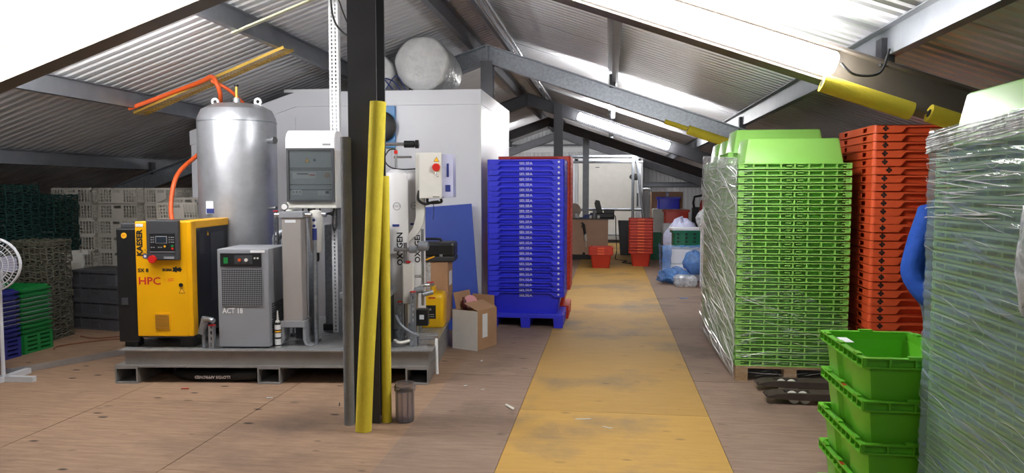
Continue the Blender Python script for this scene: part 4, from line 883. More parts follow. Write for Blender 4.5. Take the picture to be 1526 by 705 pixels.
# cartons beside the skid
def carton(name, loc, rz, w, d, h, label, m='brownbox', flaps=True, open_=False):
    t = empty(name, loc, rz, label, 'box'); b = MB(); k = .005
    b.box(-w/2, w/2, -d/2, -d/2+k, 0, h).box(-w/2, w/2, d/2-k, d/2, 0, h).box(-w/2, -w/2+k, -d/2, d/2, 0, h).box(w/2-k, w/2, -d/2, d/2, 0, h).box(-w/2, w/2, -d/2, d/2, 0, k)
    b.build('carton_body', m, t)
    if not open_:
        for s in (-1, 1): MB().box(-w/2, w/2, *sorted((s*d/2, s*.002)), h-.003, h+.003).build('flap', m, t)
        MB().box(-.035, .035, -d/2-.002, -d/2+.004, h*.45, h+.004).box(-.035, .035, -d/2, d/2, h+.002, h+.006).build('tape', 'clearbag', t)
    return t
c1 = carton('cardboard_box', SK(2.45, 1.47, DZ+.003), SA+R(-3), .42, .30, .60, 'brown taped cardboard box standing behind the yellow jerrycan')
MB().box(.2105, .214, -.08, .08, .36, .50).build('paper_label', 'label', c1)
c2 = carton('cardboard_box', (-1.36, 7.56, 0), R(-24), .30, .36, .40, 'white and brown open cardboard box on the floor beside the skid', 'brownbox', open_=True)
MB().box(-.153, .151, -.184, -.18, 0, .40).box(-.155, -.15, -.184, .18, 0, .40).build('white_face', 'whitecard', c2); MB().box(.1505, .153, -.09, .0, .12, .36).build('paper_label', 'label', c2)
MB().prism([(.15, .40), (.15, .405), (-.02, .47), (-.02, .465)], -.17, .17).build('flap', 'brownbox', c2); MB().prism([(-.15, .40), (-.155, .40), (-.19, .56), (-.185, .56)], -.12, .17).build('flap', 'brownbox', c2); MB().box(-.15, .12, .175, .18, .38, .52).build('flap', 'brownbox', c2)
pk = MB().lathe([(.004, 0), (.07, .005), (.07, .02), (.004, .025)], 20, Matrix.Translation((-1.416, 7.607, .455)) @ Matrix.Rotation(R(75), 4, 'X')); tag(pk.build('pink_disc', mat('pink', '#e6a3ad', .6)), 'round pink disc sticking out of the open cardboard box', 'disc')
tag(MB().lathe([(.02, 0), (.024, .02), (.024, .09), (.012, .11), (.012, .13)], 14, Matrix.Translation((-1.462, 7.55, .385)) @ Matrix.Rotation(R(-8), 4, 'Y')).build('bottle', mat('maroon', '#5a1f22', .4), smooth=40), 'small dark red bottle poking out of the open cardboard box', 'bottle')
pp = blob('packing_paper', 'brownbox', None, (-1.36, 7.56, .20), (.115, .14, .19), 31, 22, .09, .006); tag(pp, 'crumpled brown packing paper filling the open cardboard box', 'paper')
# black case and yellow wires on the taped box
bkc = empty('tool_case', SK(2.45, 1.47, DZ+.61), SA, 'black plastic tool case lying on the taped cardboard box', 'case')
MB().box(-.25, .27, -.17, .17, .04, .19).build('shell', 'black', bkc, bevel=.03); MB().box(-.25, .27, -.175, .175, .0, .05).build('lid', 'darkgrey', bkc, bevel=.012); MB().tube([(-.06, .0, .19), (-.04, 0, .215), (.1, 0, .215), (.12, 0, .19)], .012).build('handle', 'black', bkc, smooth=50); MB().box(.12, .15, -.18, -.17, .05, .075).build('clasp', 'greybox', bkc)
w = MB().tube([SK(2.22, 1.295, .95), SK(2.26, 1.286, .90), SK(2.34, 1.286, .88), SK(2.44, 1.286, .92), SK(2.52, 1.295, .95)], .008).tube([SK(2.21, 1.295, .93), SK(2.27, 1.284, .86), SK(2.38, 1.284, .90), SK(2.48, 1.295, .935)], .006)
tag(w.build('yellow_wire', 'amber', smooth=50), 'loose yellow wires hanging in front of the black tool case', 'wire')

# ------------------------------------------------------------------ far end: white store door, pipe rail, bench
cs = empty('cold_store', (0, 0, 0), 0, 'white insulated store with a latched door at the far gable', 'cold store')
MB().box(-1.1, 1.0, 23.1, 24.8, .0, 2.56).build('shell', 'cold', cs, bevel=.01); dd = MB().box(-.94, .80, 23.02, 23.12, .24, 2.44).build('door', 'offwhite', cs, bevel=.01)
b = MB(); b.box(-1.05, -.95, 23.04, 23.12, .12, 2.54).box(.81, .93, 23.04, 23.12, .12, 2.54).box(-1.05, .93, 23.04, 23.12, 2.45, 2.55); b.build('door_frame', 'alu', cs)
MB().lathe([(.02, -.03), (.09, -.02), (.11, .0), (.09, .03), (.02, .04)], 18, Matrix.Translation((.76, 22.99, 1.99)) @ Matrix.Rotation(PI/2, 4, 'X') @ Matrix.Diagonal((1.5, .9, 1, 1))).build('latch', 'black', dd, smooth=40)
MB().box(-.42, -.30, 23.012, 23.02, 2.27, 2.29).build('handle_slot', 'darkgrey', dd, rot=(0, 0, 0)); MB().box(.83, .87, 22.98, 23.04, 1.1, 1.5).box(.83, .87, 22.98, 23.04, 2.15, 2.42).build('hinge', 'darkgrey', cs)
MB().box(-1.1, 1.0, 22.8, 23.1, .10, .22).build('door_sill', 'alu', cs); MB().box(-1.0, .9, 22.85, 23.05, 0, .10).build('sill_base', 'steel_dark', cs)
pf = empty('pipe_rail', (0, 0, 0), 0, 'grey tubular pipe frame and handrail standing before the white store door', 'rail')
for nm, p, r in (('post', [(-1.02, 20.6, 0), (-1.02, 20.6, 2.52)], .04), ('post', [(1.02, 20.6, 0), (.72, 20.6, 2.5)], .04), ('post', [(.63, 20.5, 0), (.63, 20.5, 2.5)], .04), ('top_rail', [(-1.15, 20.6, 2.5), (.8, 20.6, 2.5)], .045), ('top_rail', [(-1.15, 20.75, 2.36), (.9, 20.75, 2.36)], .035), ('hand_rail', [(-1.1, 20.55, 1.07), (.86, 20.55, 1.07)], .04), ('low_rail', [(.4, 20.5, .42), (1.35, 20.5, .42)], .035)): MB().cyl(p[0], p[1], r, n=12).build(nm, 'galv', pf, smooth=40)
MB().tube([(.9, 20.5, 1.62), (1.05, 20.5, 1.62), (1.1, 20.5, 1.55), (1.1, 20.5, 1.45), (1.2, 20.5, 1.42), (1.24, 20.5, 1.36), (1.24, 20.5, .05)], .04, 10, 4).build('bent_pipe', 'galv', pf, smooth=50)
tag(MB().tube([(1.22, 20.3, .03), (1.4, 20.1, .03), (1.65, 20.1, .03)], .035).build('floor_hose', 'rubber', smooth=50), 'short black hose on the floor at the foot of the bent pipe', 'hose')
tag(MB().frustum((.28, .56, 18.6, 18.9), (.22, .62, 18.6, 18.9), 0, .85).build('grey_bin', 'darkgrey', bevel=.02), 'dark grey bin between the bench and the tall red stack', 'bin')
wbn = empty('workbench', (-.43, 17.6, 0), 0, 'tan boxed workbench with a thin dark top at the far end', 'workbench')
MB().box(-.55, .41, -.3, .4, .12, .93).build('body', 'tan', wbn); MB().box(-.55, .40, -.26, .36, 0, .13).build('plinth', 'black', wbn); MB().box(-.58, .55, -.34, .42, .93, .955).build('top', 'darkgrey', wbn)
MB().cyl((-.14, -.301, .08+.06), (-.14, -.305, .14), .035, n=16).build('cable_hole', 'black', wbn)

cgr = empty('caulking_gun', (-.58, 17.268, .82), 0, 'black and white caulking gun hanging on the bench front', 'caulking gun')
MB().cyl((0, 0, 0), (.04, 0, -.24), .03, n=12).tube([(-.06, 0, .02), (-.02, 0, .03), (.0, 0, .0)], .012).tube([(-.05, 0, -.08), (-.03, 0, -.02), (0, 0, -.02)], .008).build('frame', 'black', cgr, smooth=40); MB().cyl((.04, -.002, -.22), (.055, -.002, -.38), .028, n=12).build('cartridge', 'offwhite', cgr, smooth=40); MB().cyl((.055, 0, -.38), (.06, 0, -.52), .01, n=8).build('nozzle', 'offwhite', cgr); MB().box(-.03, .01, 0, .034, -.02, .02).build('hook', 'black', cgr)
rl = MB().lathe([(.02, -.08), (.17, -.08), (.17, -.06), (.08, -.06), (.08, .06), (.17, .06), (.17, .08), (.02, .08)], 28, Matrix.Translation((-.82, 17.55, 1.125)) @ Matrix.Rotation(PI/2, 4, 'X')); tag(rl.build('cable_reel', 'reel', smooth=35), 'round wooden cable reel standing on the bench', 'reel')
td = empty('tape_gun', (-.22, 17.5, .955), 0, 'black tape dispenser with an upright arm on the bench', 'dispenser')
MB().box(-.22, .34, -.12, .12, .0, .12).build('base', 'black', td, bevel=.02); MB().prism([(-.06, .1), (.08, .1), (.0, .40), (-.09, .42), (-.12, .34)], -.05, .05).build('arm', 'black', td, bevel=.01); MB().box(.1, .34, -.1, .1, .1, .2).build('block', 'darkgrey', td, bevel=.02)
tag(MB().prism([(-.62, .955), (-.4, .955), (-.36, 1.06), (-.56, 1.03)], 17.32, 17.38).build('blue_tool', 'navy'), 'small blue hand tool lying on the bench', 'tool'); tag(MB().lathe([(.035, 0), (.035, .2), (.03, .22)], 16, Matrix.Translation((-.335, 17.33, .955))).build('spray_can', 'greybox', smooth=40), 'grey spray can standing on the bench', 'can')
for i, (x, y) in enumerate(((-.42, 17.30), (-.24, 17.30))): tag(MB().lathe([(.03, 0), (.035, .06), (.02, .07)], 14, Matrix.Translation((x, y, .955))).build('white_pot', 'white', smooth=40), ('small white pot between the blue tool and the spray can', 'small white pot between the spray can and the tape dispenser')[i], 'pot', 'white pots on the bench')
tag(MB().box(-.78, -.68, 17.27, 17.37, .955, 1.06).build('glass_jar', 'clearbag', bevel=.02), 'small clear jar in front of the cable reel', 'jar')
tag(MB().tube([(.118, 17.5, 1.02), (.15, 17.49, .95), (.16, 17.48, .6), (.18, 17.45, .2), (.16, 17.4, .015), (.4, 17.0, .015), (.3, 16.6, .012), (.6, 16.4, .012)], .01).build('power_cable', 'rubber', smooth=50), 'thin black power cable hanging off the bench end to the floor', 'cable')
# small red bins
rb = bin_mesh(.50, .42, .33, .054, False, .08)
def small_red(x, y, n, pitch, labs, group):
    for k in range(n):
        o = put('red_bin', rb, 'red', None, (x, y, k*pitch), (0, 0, R(random.uniform(-.1, .1)))); tag(o, labs(k, n), 'bin', group); MB().box(-.07, .07, -.216, -.209, .285, .322).build('hand_grip', 'orange', o)
small_red(-.16, 15.6, 3, .055, lambda k, n: ('lowest of the three nested red bins on the yellow floor', 'middle of the three nested red bins on the yellow floor', 'open red bin on top of the short nest of three')[k], 'short nest of red bins')
small_red(.665, 16.1, 12, .062, lambda k, n: 'lowest red bin of the tall narrow red stack' if k == 0 else 'open red bin on top of the tall narrow red stack' if k == n-1 else nth(k, n, 'red bin', 'the tall narrow stack past the bench'), 'tall red stack past the bench')
tag(MB().frustum((.95, 1.15, 17.5, 17.9), (.9, 1.2, 17.5, 17.9), 0, .62).build('green_tub', 'dgreen', bevel=.01), 'dark green tub behind the tall narrow red stack', 'tub')
# ------------------------------------------------------------------ clutter beyond the wrapped green bins
bin2 = bin_mesh(.6, .4, .3, .05, False, .03)

o = empty('foam_box', (1.30, 13.7, 0), R(6), 'large white foam box under blue plastic bags', 'box'); MB().box(-.26, .40, -.2, .25, 0, .30).build('base', 'white', o, bevel=.015); MB().box(-.27, .41, -.21, .26, .30, .56).build('lid', 'white', o, bevel=.015)
bgd = empty('blue_bag', (0, 0, 0), 0, 'blue plastic bag sagging over the side of the white foam box', 'bag')
sheet(lambda u, v: (.93+wob(u, v, .012)-.03*v, 13.42+u*.45, .05+v*.60), 10, 14).build('bag_side', 'bag', bgd, smooth=60); sheet(lambda u, v: (.93+u*.82, 13.42+v*.5+wob(u, v, .02), .60+wob(v, u, .015)), 12, 10).build('bag_top', 'bag', bgd, smooth=60); sheet(lambda u, v: (.93+u*.16+wob(u, v, .01), 13.40-.02*math.sin(v*9), .02+v*.60), 6, 14).build('bag_front', 'bag', bgd, smooth=60)
o = blob('blue_bag', 'bag', None, (1.12, 13.1, .13), (.26, .16, .13), 4, 28, .3, .002); tag(o, 'crumpled blue plastic bag lying on the floor by the yellow walkway', 'bag')
o = blob('blue_bag', 'bag', None, (1.46, 13.15, .36), (.19, .14, .20), 9, 28, .12, .06); tag(o, 'rounded blue plastic bag bulging in front of the white foam box', 'bag')
o = MB().loft([rrect(.16, .12, .04, z, 3) for z in (0,)] + [rrect(.19, .14, .04, .04, 3), rrect(.19, .14, .04, .15, 3), rrect(.14, .1, .04, .19, 3)]).build('clear_tub', 'clearbag', None, (1.27, 12.76, 0), smooth=40); tag(o, 'low translucent tub on the floor below the rounded blue bag', 'tub')
tag(MB().box(1.18, 1.35, 13.42, 13.47, .0, .28).build('white_block', 'white', bevel=.02), 'small white foam block leaning on the foam box', 'block')
o = put('green_crate', bin2.copy(), 'dgreen', None, (1.45, 14.3, .56), (0, 0, R(4))); tag(o, 'dark green crate with a white lid on the foam box stack', 'crate'); MB().box(-.31, .31, -.21, .21, .3, .345).build('lid', 'white', o, bevel=.01)
for z in (.08, .15, .22): 
    for x in (-.2, -.05, .1): MB().box(x-.02, x+.02, -.203, -.19, z, z+.03).build('hole', 'black', o)
tag(MB().box(1.14, 1.76, 14.1, 14.52, 0, .565).build('under_box', 'white', bevel=.02), 'plain white box carrying the dark green crate', 'box')
o = blob('clear_sack', 'clearbag', None, (1.95, 14.0, .42), (.13, .13, .46), 6, 24, .12, .0); tag(o, 'clear plastic sack standing beside the dark green crate', 'sack')
o = blob('blue_white_sack', 'lavsack', None, (1.45, 15.2, .52), (.36, .25, .52), 12, 28, .1, .0); tag(o, 'tall pale lavender sack behind the dark green crate', 'sack')
o = put('red_crate', bin2.copy(), 'red', None, (1.52, 17.6, .85), (0, 0, 0)); tag(o, 'red crate on a white box below the far gable wall', 'crate'); tag(MB().box(1.22, 1.85, 17.35, 17.9, 0, .85).build('white_box', 'white', bevel=.02), 'white box carrying the red crate below the gable', 'box')
o = put('blue_crate', bin2.copy(), 'blue', None, (1.5, 19.6, 1.12), (0, 0, 0)); tag(o, 'blue crate on a cardboard stack below the gable wall', 'crate'); tag(MB().box(1.1, 1.95, 19.3, 19.9, 0, 1.12).build('pale_box', 'offwhite', bevel=.02), 'tall pale box carrying the blue crate', 'box')
o = carton('cardboard_box', (1.50, 20.2, 0), 0, .8, .5, 1.55, 'tall brown cardboard box behind the blue crate'); 
cs_ = empty('trolley_case', (2.45, 20.3, 0), 0, 'dark trolley case with a raised black pull handle', 'case'); MB().box(-.28, .28, -.12, .12, .05, 1.15).build('body', 'darkgrey', cs_, bevel=.04); MB().tube([(-.22, 0, 1.1), (-.22, 0, 1.42), (.22, 0, 1.42), (.22, 0, 1.1)], .03, 8, 2).build('handle', 'black', cs_); MB().cyl((-.25, 0, .06), (.25, 0, .06), .06, n=12).build('wheels', 'black', cs_)
tag(blob('red_bag', 'red', None, (2.5, 19.4, 1.15), (.25, .2, .3), 15, 20, .15), 'red bag on the dark crate beside the trolley case', 'bag'); tag(MB().box(2.2, 2.8, 19.2, 19.6, 0, .8).build('dark_crate', 'crate_g', bevel=.02), 'dark crate carrying the red bag', 'crate')
# tall white post with draped plastic by the green bins
wp = empty('white_post', (1.62, 12.5, 0), 0, 'tall white foam slab with plastic draped over its top', 'slab'); MB().box(-.13, .35, -.15, .15, 0, 1.2).build('slab', 'white', wp, bevel=.03); blob('draped_plastic', 'clearbag', wp, (.06, -.02, 1.12), (.26, .2, .27), 21, 26, .12); MB().box(-.14, .36, -.17, -.15, 0, .3).build('foot_wrap', 'clearbag', wp)
tag(MB().box(1.05, 1.17, 11.3, 11.36, .001, .006).build('blue_scrap', 'bag'), 'scrap of blue plastic on the plywood by the green bins', 'scrap')

# ------------------------------------------------------------------ crates on the far left
def vent_crate(W_, D_, H):
    b = MB(); hw, hd = W_/2, D_/2; t = .012
    def panel(L, f):   # f maps (s, z0,z1) along the side
        b_ = []
        def bar(a, c, z0, z1): f(a, c, z0, z1)
        bar(-L, L, 0, .025); bar(-L, L, H-.025, H)
        zs = [(-L, -L*.3), (L*.3, L)]
        bar(-L*.3, L*.3, .025, H-.06); bar(-L*.3, -L*.18, H-.06, H-.025); bar(L*.18, L*.3, H-.06, H-.025)
        for a, c in zs:
            n = 5
            for i in range(n+1): s = a+(c-a)*i/n; bar(s-.005 if i else s, s+.005 if i < n else s, .025, H-.025)
            for j in range(1, 4): z = .025+(H-.05)*j/4; bar(a, c, z-.0045, z+.0045)
    for s in (-1, 1):
        panel(hw, lambda a, c, z0, z1: b.box(a, c, *sorted((s*hd, s*(hd-t))), z0, z1) if c-a > 1e-4 else None)
        panel(hd, lambda a, c, z0, z1: b.box(*sorted((s*hw, s*(hw-t))), a, c, z0, z1) if c-a > 1e-4 else None)
    b.box(-hw, hw, -hd, hd, 0, .008); return b.mesh('vent_crate')
vc = vent_crate(.58, .42, .205); vc2 = vent_crate(.47, .42, .205); H_ = .2045
cols = [(-6.935, 9.15, vc, 8, 3, 'the column beside the net trays'), (-6.28, 9.18, vc, 8, -5, 'the middle white column'), (-5.705, 9.22, vc2, 8, 0, 'the white column nearest the compressor')]
for x, y, me, n, rz, where in cols:
    for k in range(n):
        o = put('vented_crate', me, 'crate_w', None, (x+random.uniform(-.012, .012), y+random.uniform(-.015, .015), k*H_), (0, 0, R(rz+random.uniform(-2, 2)))); tag(o, nth(k, n, 'white vented crate', where), 'crate', 'white vented crates of '+where)
for k in range(6):
    o = put('vented_crate', vc2, 'crate_w', None, (-5.22, 8.66, k*H_), (0, 0, R(random.uniform(-2, 2)))); tag(o, nth(k, 6, 'white vented crate', 'the low column behind the compressor'), 'crate', 'low column of white crates')
tag(MB().box(-5.55, -4.95, 8.45, 8.85, 6*H_, 6*H_+.03).build('white_tray', 'crate_w', None), 'flat pale tray lying on the low column of white crates', 'tray')
o = put('vented_crate', vc2, 'crate_w', None, (-5.18, 8.64, 6*H_+.058), (R(8), 0, R(12))); tag(o, 'tilted white vented crate lying on the flat pale tray', 'crate')
def grey_crate(W_, D_, H):
    b = MB(); hw, hd = W_/2, D_/2
    b.box(-hw+.02, hw-.02, -hd+.02, hd-.02, 0, H-.01); b.box(-hw, hw, -hd, hd, H-.03, H); b.box(-hw+.006, hw-.006, -hd+.006, hd-.006, 0, .014)
    for s in (-1, 1):
        for x in (-hw*.6, -hw*.2, hw*.2, hw*.6): b.box(x-.006, x+.006, *sorted((s*(hd-.022), s*(hd-.006))), .01, H-.03)
        for y in (-hd*.5, 0, hd*.5): b.box(*sorted((s*(hw-.022), s*(hw-.006))), y-.006, y+.006, .01, H-.03)
        b.box(-.1, .1, *sorted((s*(hd-.021), s*(hd-.012))), H-.085, H-.05)
    return b.mesh('grey_crate')
gc = grey_crate(.66, .5, .172)
for k in range(4): o = put('grey_crate', gc, 'crate_g', None, (-5.83+random.uniform(-.01, .01), 8.14, k*.172), (0, 0, R(-9+random.uniform(-1.5, 1.5)))); tag(o, ['dark grey lidded crate lowest in the stack of four', 'second dark grey crate up from the plywood floor', 'dark grey crate directly under the top one', 'topmost dark grey crate of the stack of four'][k], 'crate', 'dark grey crates in front of the white ones')
def net_tray(W_, D_, H, m, wavy=.008, bars=7):
    b = MB(); hw, hd = W_/2, D_/2; n = 10
    def rail(p, q, z, r=.009):
        P = [Vector(p)+(Vector(q)-Vector(p))*i/n for i in range(n+1)]; rn = random.uniform(0, 6)
        b.tube([(v.x, v.y, z+wavy*math.sin(i*1.9+rn)) for i, v in enumerate(P)], r, 5, 1)
    c = [(-hw, -hd), (hw, -hd), (hw, hd), (-hw, hd)]
    for i in range(4): rail((*c[i], 0), (*c[(i+1) % 4], 0), H-.020, .010); rail((*c[i], 0), (*c[(i+1) % 4], 0), H*.35, .005)
    for s in (-1, 1):
        for i in range(bars+1): x = -hw+W_*i/bars; b.box(x-.005, x+.005, s*hd-.006, s*hd+.006, 0, H)
        for i in range(5): y = -hd+D_*i/4; b.box(s*hw-.006, s*hw+.006, y-.005, y+.005, 0, H)
    b.box(-hw, hw, -hd, hd, 0, .008); return b.mesh('net_tray')
def trays(x, y, n, pitch, m, w, d, lab, group, z0=0, rz=0):
    mes = [net_tray(w, d, pitch, m) for _ in range(3)]
    for k in range(n): o = put('net_tray', mes[k % 3], m, None, (x+random.uniform(-.012, .012), y+random.uniform(-.012, .012), z0+k*pitch), (0, 0, R(rz+random.uniform(-1.5, 1.5)))); tag(o, nth(k, n, *lab), 'tray', group)
trays(-7.0, 7.85, 26, .0645, 'teal', .62, .5, ('teal net tray', 'the tallest dark stack behind the fan'), 'tallest teal net trays'); trays(-7.0, 8.55, 24, .065, 'teal', .58, .5, ('teal net tray', 'the stack by the white crates'), 'teal net trays by the white crates', rz=6); trays(-6.13, 7.40, 17, .0635, 'olive', .44, .40, ('olive wire tray', 'the stack behind the green crate'), 'olive wire trays', rz=4)
def slat_crate(W_, D_, H, n):
    b = MB(); hw, hd = W_/2, D_/2
    for k in range(n):
        z = H*k/n
        for s in (-1, 1): b.box(-hw, hw, s*hd-.006, s*hd+.006, z, z+H/n*.6); b.box(s*hw-.006, s*hw+.006, -hd, hd, z, z+H/n*.6)
    for s in (-1, 1):
        for q in (-1, 0, 1): b.box(q*(hw-.02)-.02, q*(hw-.02)+.02, s*hd-.008, s*hd+.008, 0, H); b.box(s*hw-.008, s*hw+.008, q*(hd-.02)-.02, q*(hd-.02)+.02, 0, H)
    b.box(-hw, hw, -hd, hd, 0, .008).box(-hw-.012, hw+.012, -hd-.012, hd+.012, H-.012, H) if False else b.box(-hw, hw, -hd, hd, 0, .008)
    return b.mesh('slatted_crate')
base = slat_crate(.58, .38, .17, 4); nest = MB().loft([rrect(.30, .20, .02, z, 2) for z in (0, .016)] + [rrect(.28, .18, .02, .016, 2), rrect(.28, .18, .02, 0, 2)], close=True).loft([rrect(.278, .178, .02, .0, 2), rrect(.278, .178, .02, .044, 2), rrect(.272, .172, .02, .044, 2), rrect(.272, .172, .02, .0, 2)], close=True).mesh('crate_rim')
for nm, m, x, y, nl in (('blue', 'crate_b', -5.96, 6.37, 11), ('green', 'crate_gr', -5.96, 6.79, 11)):
    o = put('slatted_crate', base, None, None, (x, y, 0)); o.data = base.copy(); o.data.materials.append(M[m]); tag(o, 'dark %s slatted crate on the floor under its nested pile' % nm, 'crate')
    for k in range(nl):
        q = put('nesting_tray', nest.copy(), m, None, (x+random.uniform(-.004, .004), y, .17+k*.0445), (0, 0, 0)); tag(q, nth(k, nl, 'shallow %s tray' % nm, 'the pile on the %s slatted crate' % nm), 'tray', '%s trays by the fan' % nm)
        MB().loft([rrect(.303, .203, .02, z, 2) for z in (.017, .022)] + [rrect(.285, .185, .02, .022, 2), rrect(.285, .185, .02, .017, 2)], close=True).build('rim', 'alu' if 2 < k < 9 else m, q)
# foam lids leaning by the grey crates
for i, (x, y, w, h, t_) in enumerate(((-6.36, 8.2, .25, .86, 1), (-6.40, 8.10, .10, .74, 0))):
    o = empty('foam_sheet', (x, y, 0), R(12), ['pale foam lid standing between olive trays and grey crates', 'tall pale foam sheet behind the standing foam lid'][i], 'foam lid', rot=(R(-t_), 0, R(8))); MB().box(-w/2, w/2, 0, .04, 0, h).build('slab', 'offwhite', o, bevel=.01); MB().box(-w/2+.03, w/2-.03, -.006, .002, h*.1, h*.86).build('recess', 'crate_w', o)
    if i == 0:
        for k in range(3): MB().box(-w/2+k*.12, -w/2+k*.12+.07, -.01, .05, h-.02, h+.03).build('lug', 'offwhite', o)
# pedestal fan
fn = empty('pedestal_fan', (-5.045, 5.64, 0), 0, 'white pedestal fan with a wire guard in front of the crates', 'fan')
for a, b_ in (((-.3, 0), (.26, .03)), ((0, -.28), (-.02, .3))): MB().beam((*a, .025), (*b_, .025), .05, .045).build('foot', 'fanw', fn)
MB().cyl((0, 0, .03), (0, 0, .80), .016, n=12).build('pole', 'fanw', fn, smooth=40)
Q = Matrix.Translation((-.03, -.05, 1.0)) @ Matrix.Rotation(R(28), 4, 'Z') @ Matrix.Rotation(PI/2, 4, 'X')
MB().lathe([(.02, -.12), (.07, -.10), (.075, 0), (.05, .03)], 20, Q).build('motor', 'fanw', fn, smooth=40); MB().box(-.045, -.0, -.05, .05, .78, .95).build('neck', 'fanw', fn, bevel=.01)
g = MB()
for r, z in ((.225, .05), (.222, .07), (.225, .03), (.19, .095), (.15, .105), (.11, .11), (.06, .115)): g.tube([Q @ Vector((r*math.cos(2*PI*i/32), r*math.sin(2*PI*i/32), z)) for i in range(32)], .0035 if r < .22 else .006, 5, 1, True)
for i in range(48):
    a = 2*PI*i/48; pts = [Q @ Vector((r*math.cos(a+.3*(r-.05)), r*math.sin(a+.3*(r-.05)), z)) for r, z in ((.05, .115), (.12, .11), (.19, .095), (.225, .06))]; g.tube(pts, .0016, 4, 1)
    pts = [Q @ Vector((r*math.cos(a), r*math.sin(a), z)) for r, z in ((.05, -.04), (.15, -.03), (.225, .05))]; g.tube(pts, .0016, 4, 1)
g.build('guard', 'fanw', fn); MB().lathe([(.05, .108), (.05, .122), (.02, .126)], 20, Q).build('badge', 'black', fn, smooth=40)
for k in range(4):
    bl_ = MB(); ri = []
    for r, w in ((.04, .03), (.10, .06), (.16, .075), (.20, .05)):
        a = PI/2*k; ri.append([Q @ (Matrix.Rotation(a, 4, 'Z') @ Vector((r, s*w, .05+s*w*.35+t))) for s, t in ((-1, 0), (1, 0), (1, .003), (-1, .003))])
    bl_.loft(ri).build('blade', 'lavender', fn, smooth=60)
# long aluminium profile on the floor
lp = empty('metal_profile', (0, 0, 0), 0, 'long pale metal profile lying on the plywood from the fan to the skid', 'profile'); MB().beam((-5.25, 5.9, .012), (-4.35, 7.55, .012), .16, .022).build('web', 'alu', lp); MB().beam((-5.17, 5.86, .03), (-4.27, 7.51, .03), .01, .055).build('flange', 'alu', lp)
tag(MB().tube([(-5.75, 7.5, .008), (-5.5, 7.42, .008), (-5.2, 7.62, .008), (-5.1, 7.5, .008), (-5.4, 7.3, .008), (-5.6, 7.0, .008), (-5.55, 6.85, .008)], .007).build('brown_cord', mat('cord', '#7c4a34', .7), smooth=50), 'thin brown cord trailing on the floor by the grey crates', 'cord')


# ------------------------------------------------------------------ person behind the wrapped stack
def skinned(name, verts, edges, radii, m, parent=None, sub=2, root=0):
    me = bpy.data.meshes.new(name); me.from_pydata(verts, edges, []); o = bpy.data.objects.new(name, me); COL.objects.link(o); o.parent = parent
    sm = o.modifiers.new('skin', 'SKIN'); sm.use_smooth_shade = True
    sk_ = me.skin_vertices[0].data
    for i, r in enumerate(radii): sk_[i].radius = (r, r) if not isinstance(r, tuple) else r; sk_[i].use_root = (i == root)
    ss = o.modifiers.new('sub', 'SUBSURF'); ss.levels = sub; ss.render_levels = sub
    me.materials.append(M[m]); return o
PX, PY = 2.2, 5.12
V = [(0,0,.96),(0,0,1.15),(0,.01,1.36),(0,.01,1.50),(0,-.01,1.58),(0,-.03,1.68),(0,-.02,1.77),   # pelvis..head 0-6
     (-.17,.01,1.46),(-.30,.02,1.10),(-.25,-.13,.90),(-.21,-.17,.83),(.17,.01,1.46),(.27,.03,1.18),(.25,-.16,1.02),(.2,-.24,.99),   # arms 7-14
     (-.10,0,.92),(-.11,-.02,.50),(-.11,.02,.09),(-.11,-.12,.04),(.10,0,.92),(.11,-.03,.50),(.11,.02,.09),(.11,-.12,.04)]           # legs 15-22
Ed = [(0,1),(1,2),(2,3),(3,4),(4,5),(5,6),(3,7),(7,8),(8,9),(9,10),(3,11),(11,12),(12,13),(13,14),(0,15),(15,16),(16,17),(17,18),(0,19),(19,20),(20,21),(21,22)]
Rd = [.14,.13,.15,.09,.055,.09,.085,.065,.045,.038,.03,.065,.045,.038,.03,.09,.06,.045,.035,.09,.06,.045,.035]
ps = skinned('person', V, Ed, Rd, 'skin'); ps.location = (PX, PY, 0); ps.rotation_euler = (0, 0, R(20))
tag(ps, 'person in a blue jacket and jeans standing behind the tall wrapped stack, arm bent', 'person')
jk = skinned('jacket', [(0,0,.86),(0,0,1.0),(0,0,1.15),(0,.01,1.36),(0,.01,1.50),(-.18,.01,1.46),(-.25,.02,1.28),(-.315,.02,1.08),(-.285,-.06,.97),(-.255,-.12,.90),(.18,.01,1.46),(.27,.03,1.18),(.25,-.14,1.03)], [(0,1),(1,2),(2,3),(3,4),(4,5),(5,6),(6,7),(7,8),(8,9),(4,10),(10,11),(11,12)], [.17,.18,.175,.185,.12,.095,.08,.075,.066,.058,.095,.075,.058], 'jacket', ps)
skinned('jacket_hood', [(-.09,.08,1.50),(0,.12,1.53),(.09,.08,1.50),(-.11,.02,1.54)], [(0,1),(1,2),(0,3)], [.05,.06,.05,.035], 'jacket', ps)
skinned('trousers', [(0,0,.95),(-.10,0,.88),(-.11,-.02,.5),(-.11,.02,.12),(.10,0,.88),(.11,-.03,.5),(.11,.02,.12)], [(0,1),(1,2),(2,3),(0,4),(4,5),(5,6)], [.15,.11,.085,.075,.11,.085,.075], 'jeans', ps)
for s in (-1, 1): skinned('boot', [(s*.11,.04,.06),(s*.11,-.08,.05),(s*.11,-.16,.045),(s*.11,.03,.15)], [(0,1),(1,2),(0,3)], [.055,.05,.042,.055], 'black', ps)
skinned('hair', [(0,.0,1.80),(0,.05,1.76),(0,.06,1.68)], [(0,1),(1,2)], [.085,.08,.06], 'hair', ps)
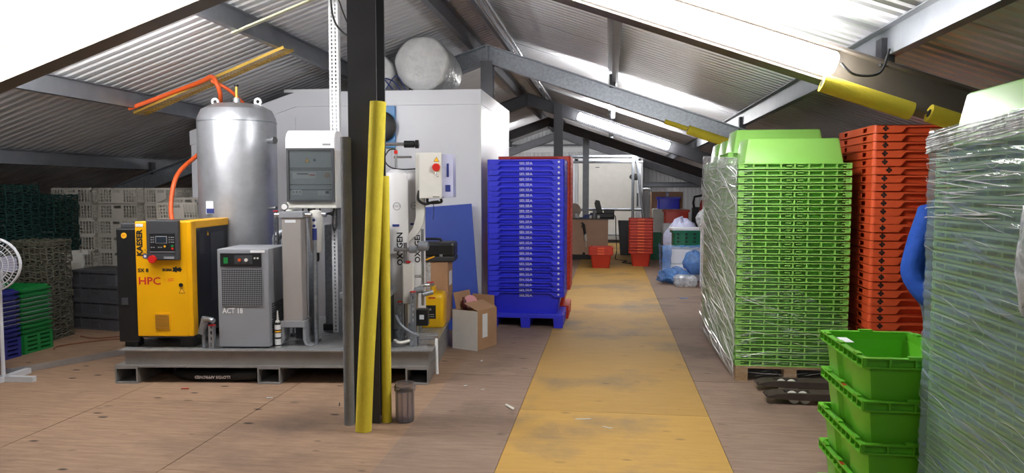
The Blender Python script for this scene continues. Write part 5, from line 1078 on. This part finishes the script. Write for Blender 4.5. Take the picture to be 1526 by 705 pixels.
for s in (-1, 1): MB().lathe([(.002, -.012), (.012, 0), (.002, .012)], 10, Matrix.Translation((s*.034, -.112, 1.70))).build('eye', 'white', ps, smooth=60); MB().lathe([(.002, -.022), (.014, 0), (.002, .025)], 8, Matrix.Translation((s*.092, -.025, 1.69))).build('ear', 'skin', ps, smooth=60)
MB().prism([(-.12, 1.66), (-.142, 1.655), (-.115, 1.71)], -.012, .012, 'x').build('nose', 'skin', ps); MB().box(-.025, .025, -.118, -.11, 1.622, 1.63).build('mouth', 'red_k', ps)
for sx, hx, hy, hz in ((-1, -.21, -.17, .83), (1, .2, -.24, .99)):
    for k in range(5):
        dx = (k-1.5)*.017 if k < 4 else -sx*.035; L = (.062, .072, .068, .052, .04)[k]
        skinned('finger', [(hx+dx, hy-.01, hz-.01), (hx+dx*1.1, hy-.03, hz-.01-L*.5), (hx+dx*1.1, hy-.025, hz-.01-L)], [(0,1),(1,2)], [.010,.009,.008], 'skin', ps, 1)

# ------------------------------------------------------------------ litter on the floor
rnd = random.Random(3)
for (x, y, l, w, m, a, lab) in ((-1.16, 6.0, .035, .02, 'whitecard', 30, 'scrap of white paper on the plywood beside the skid'), (-1.18, 6.9, .04, .02, 'whitecard', 70, 'white paper scrap near the open cardboard box'), (-1.0, 5.9, .03, .015, 'offwhite', 10, 'pale scrap on the plywood next to the walkway'), (-1.5, 5.55, .04, .02, 'crate_gr', 40, 'small pale green scrap near the skid foot'), (-2.6, 5.45, .05, .02, 'whitecard', 15, 'pale chip on the plywood in front of the skid'), (-2.0, 5.35, .01, .09, 'black_t', 20, 'short black cable tie on the plywood'), (-.17, 5.22, .12, .015, 'whitecard', 10, 'thin curl of white paper on the yellow walkway'), (.0, 5.05, .08, .012, 'offwhite', -25, 'pale string scrap on the yellow walkway'), (-3.4, 5.62, .06, .02, 'red_k', 5, 'red scrap on the plywood under the skid front'), (-.72, 5.45, .03, .16, 'crate_w', 35, 'pale wood sliver beside the yellow walkway edge')):
    o = MB().prism([(-l/2, -w/2), (l/2, -w/2*.6), (l/2*.9, w/2), (-l/2*.8, w/2*.8)], 0, .003, 'z').build('litter_scrap', m, None, (x, y, .0045), (0, 0, R(a))); tag(o, lab, 'scrap')
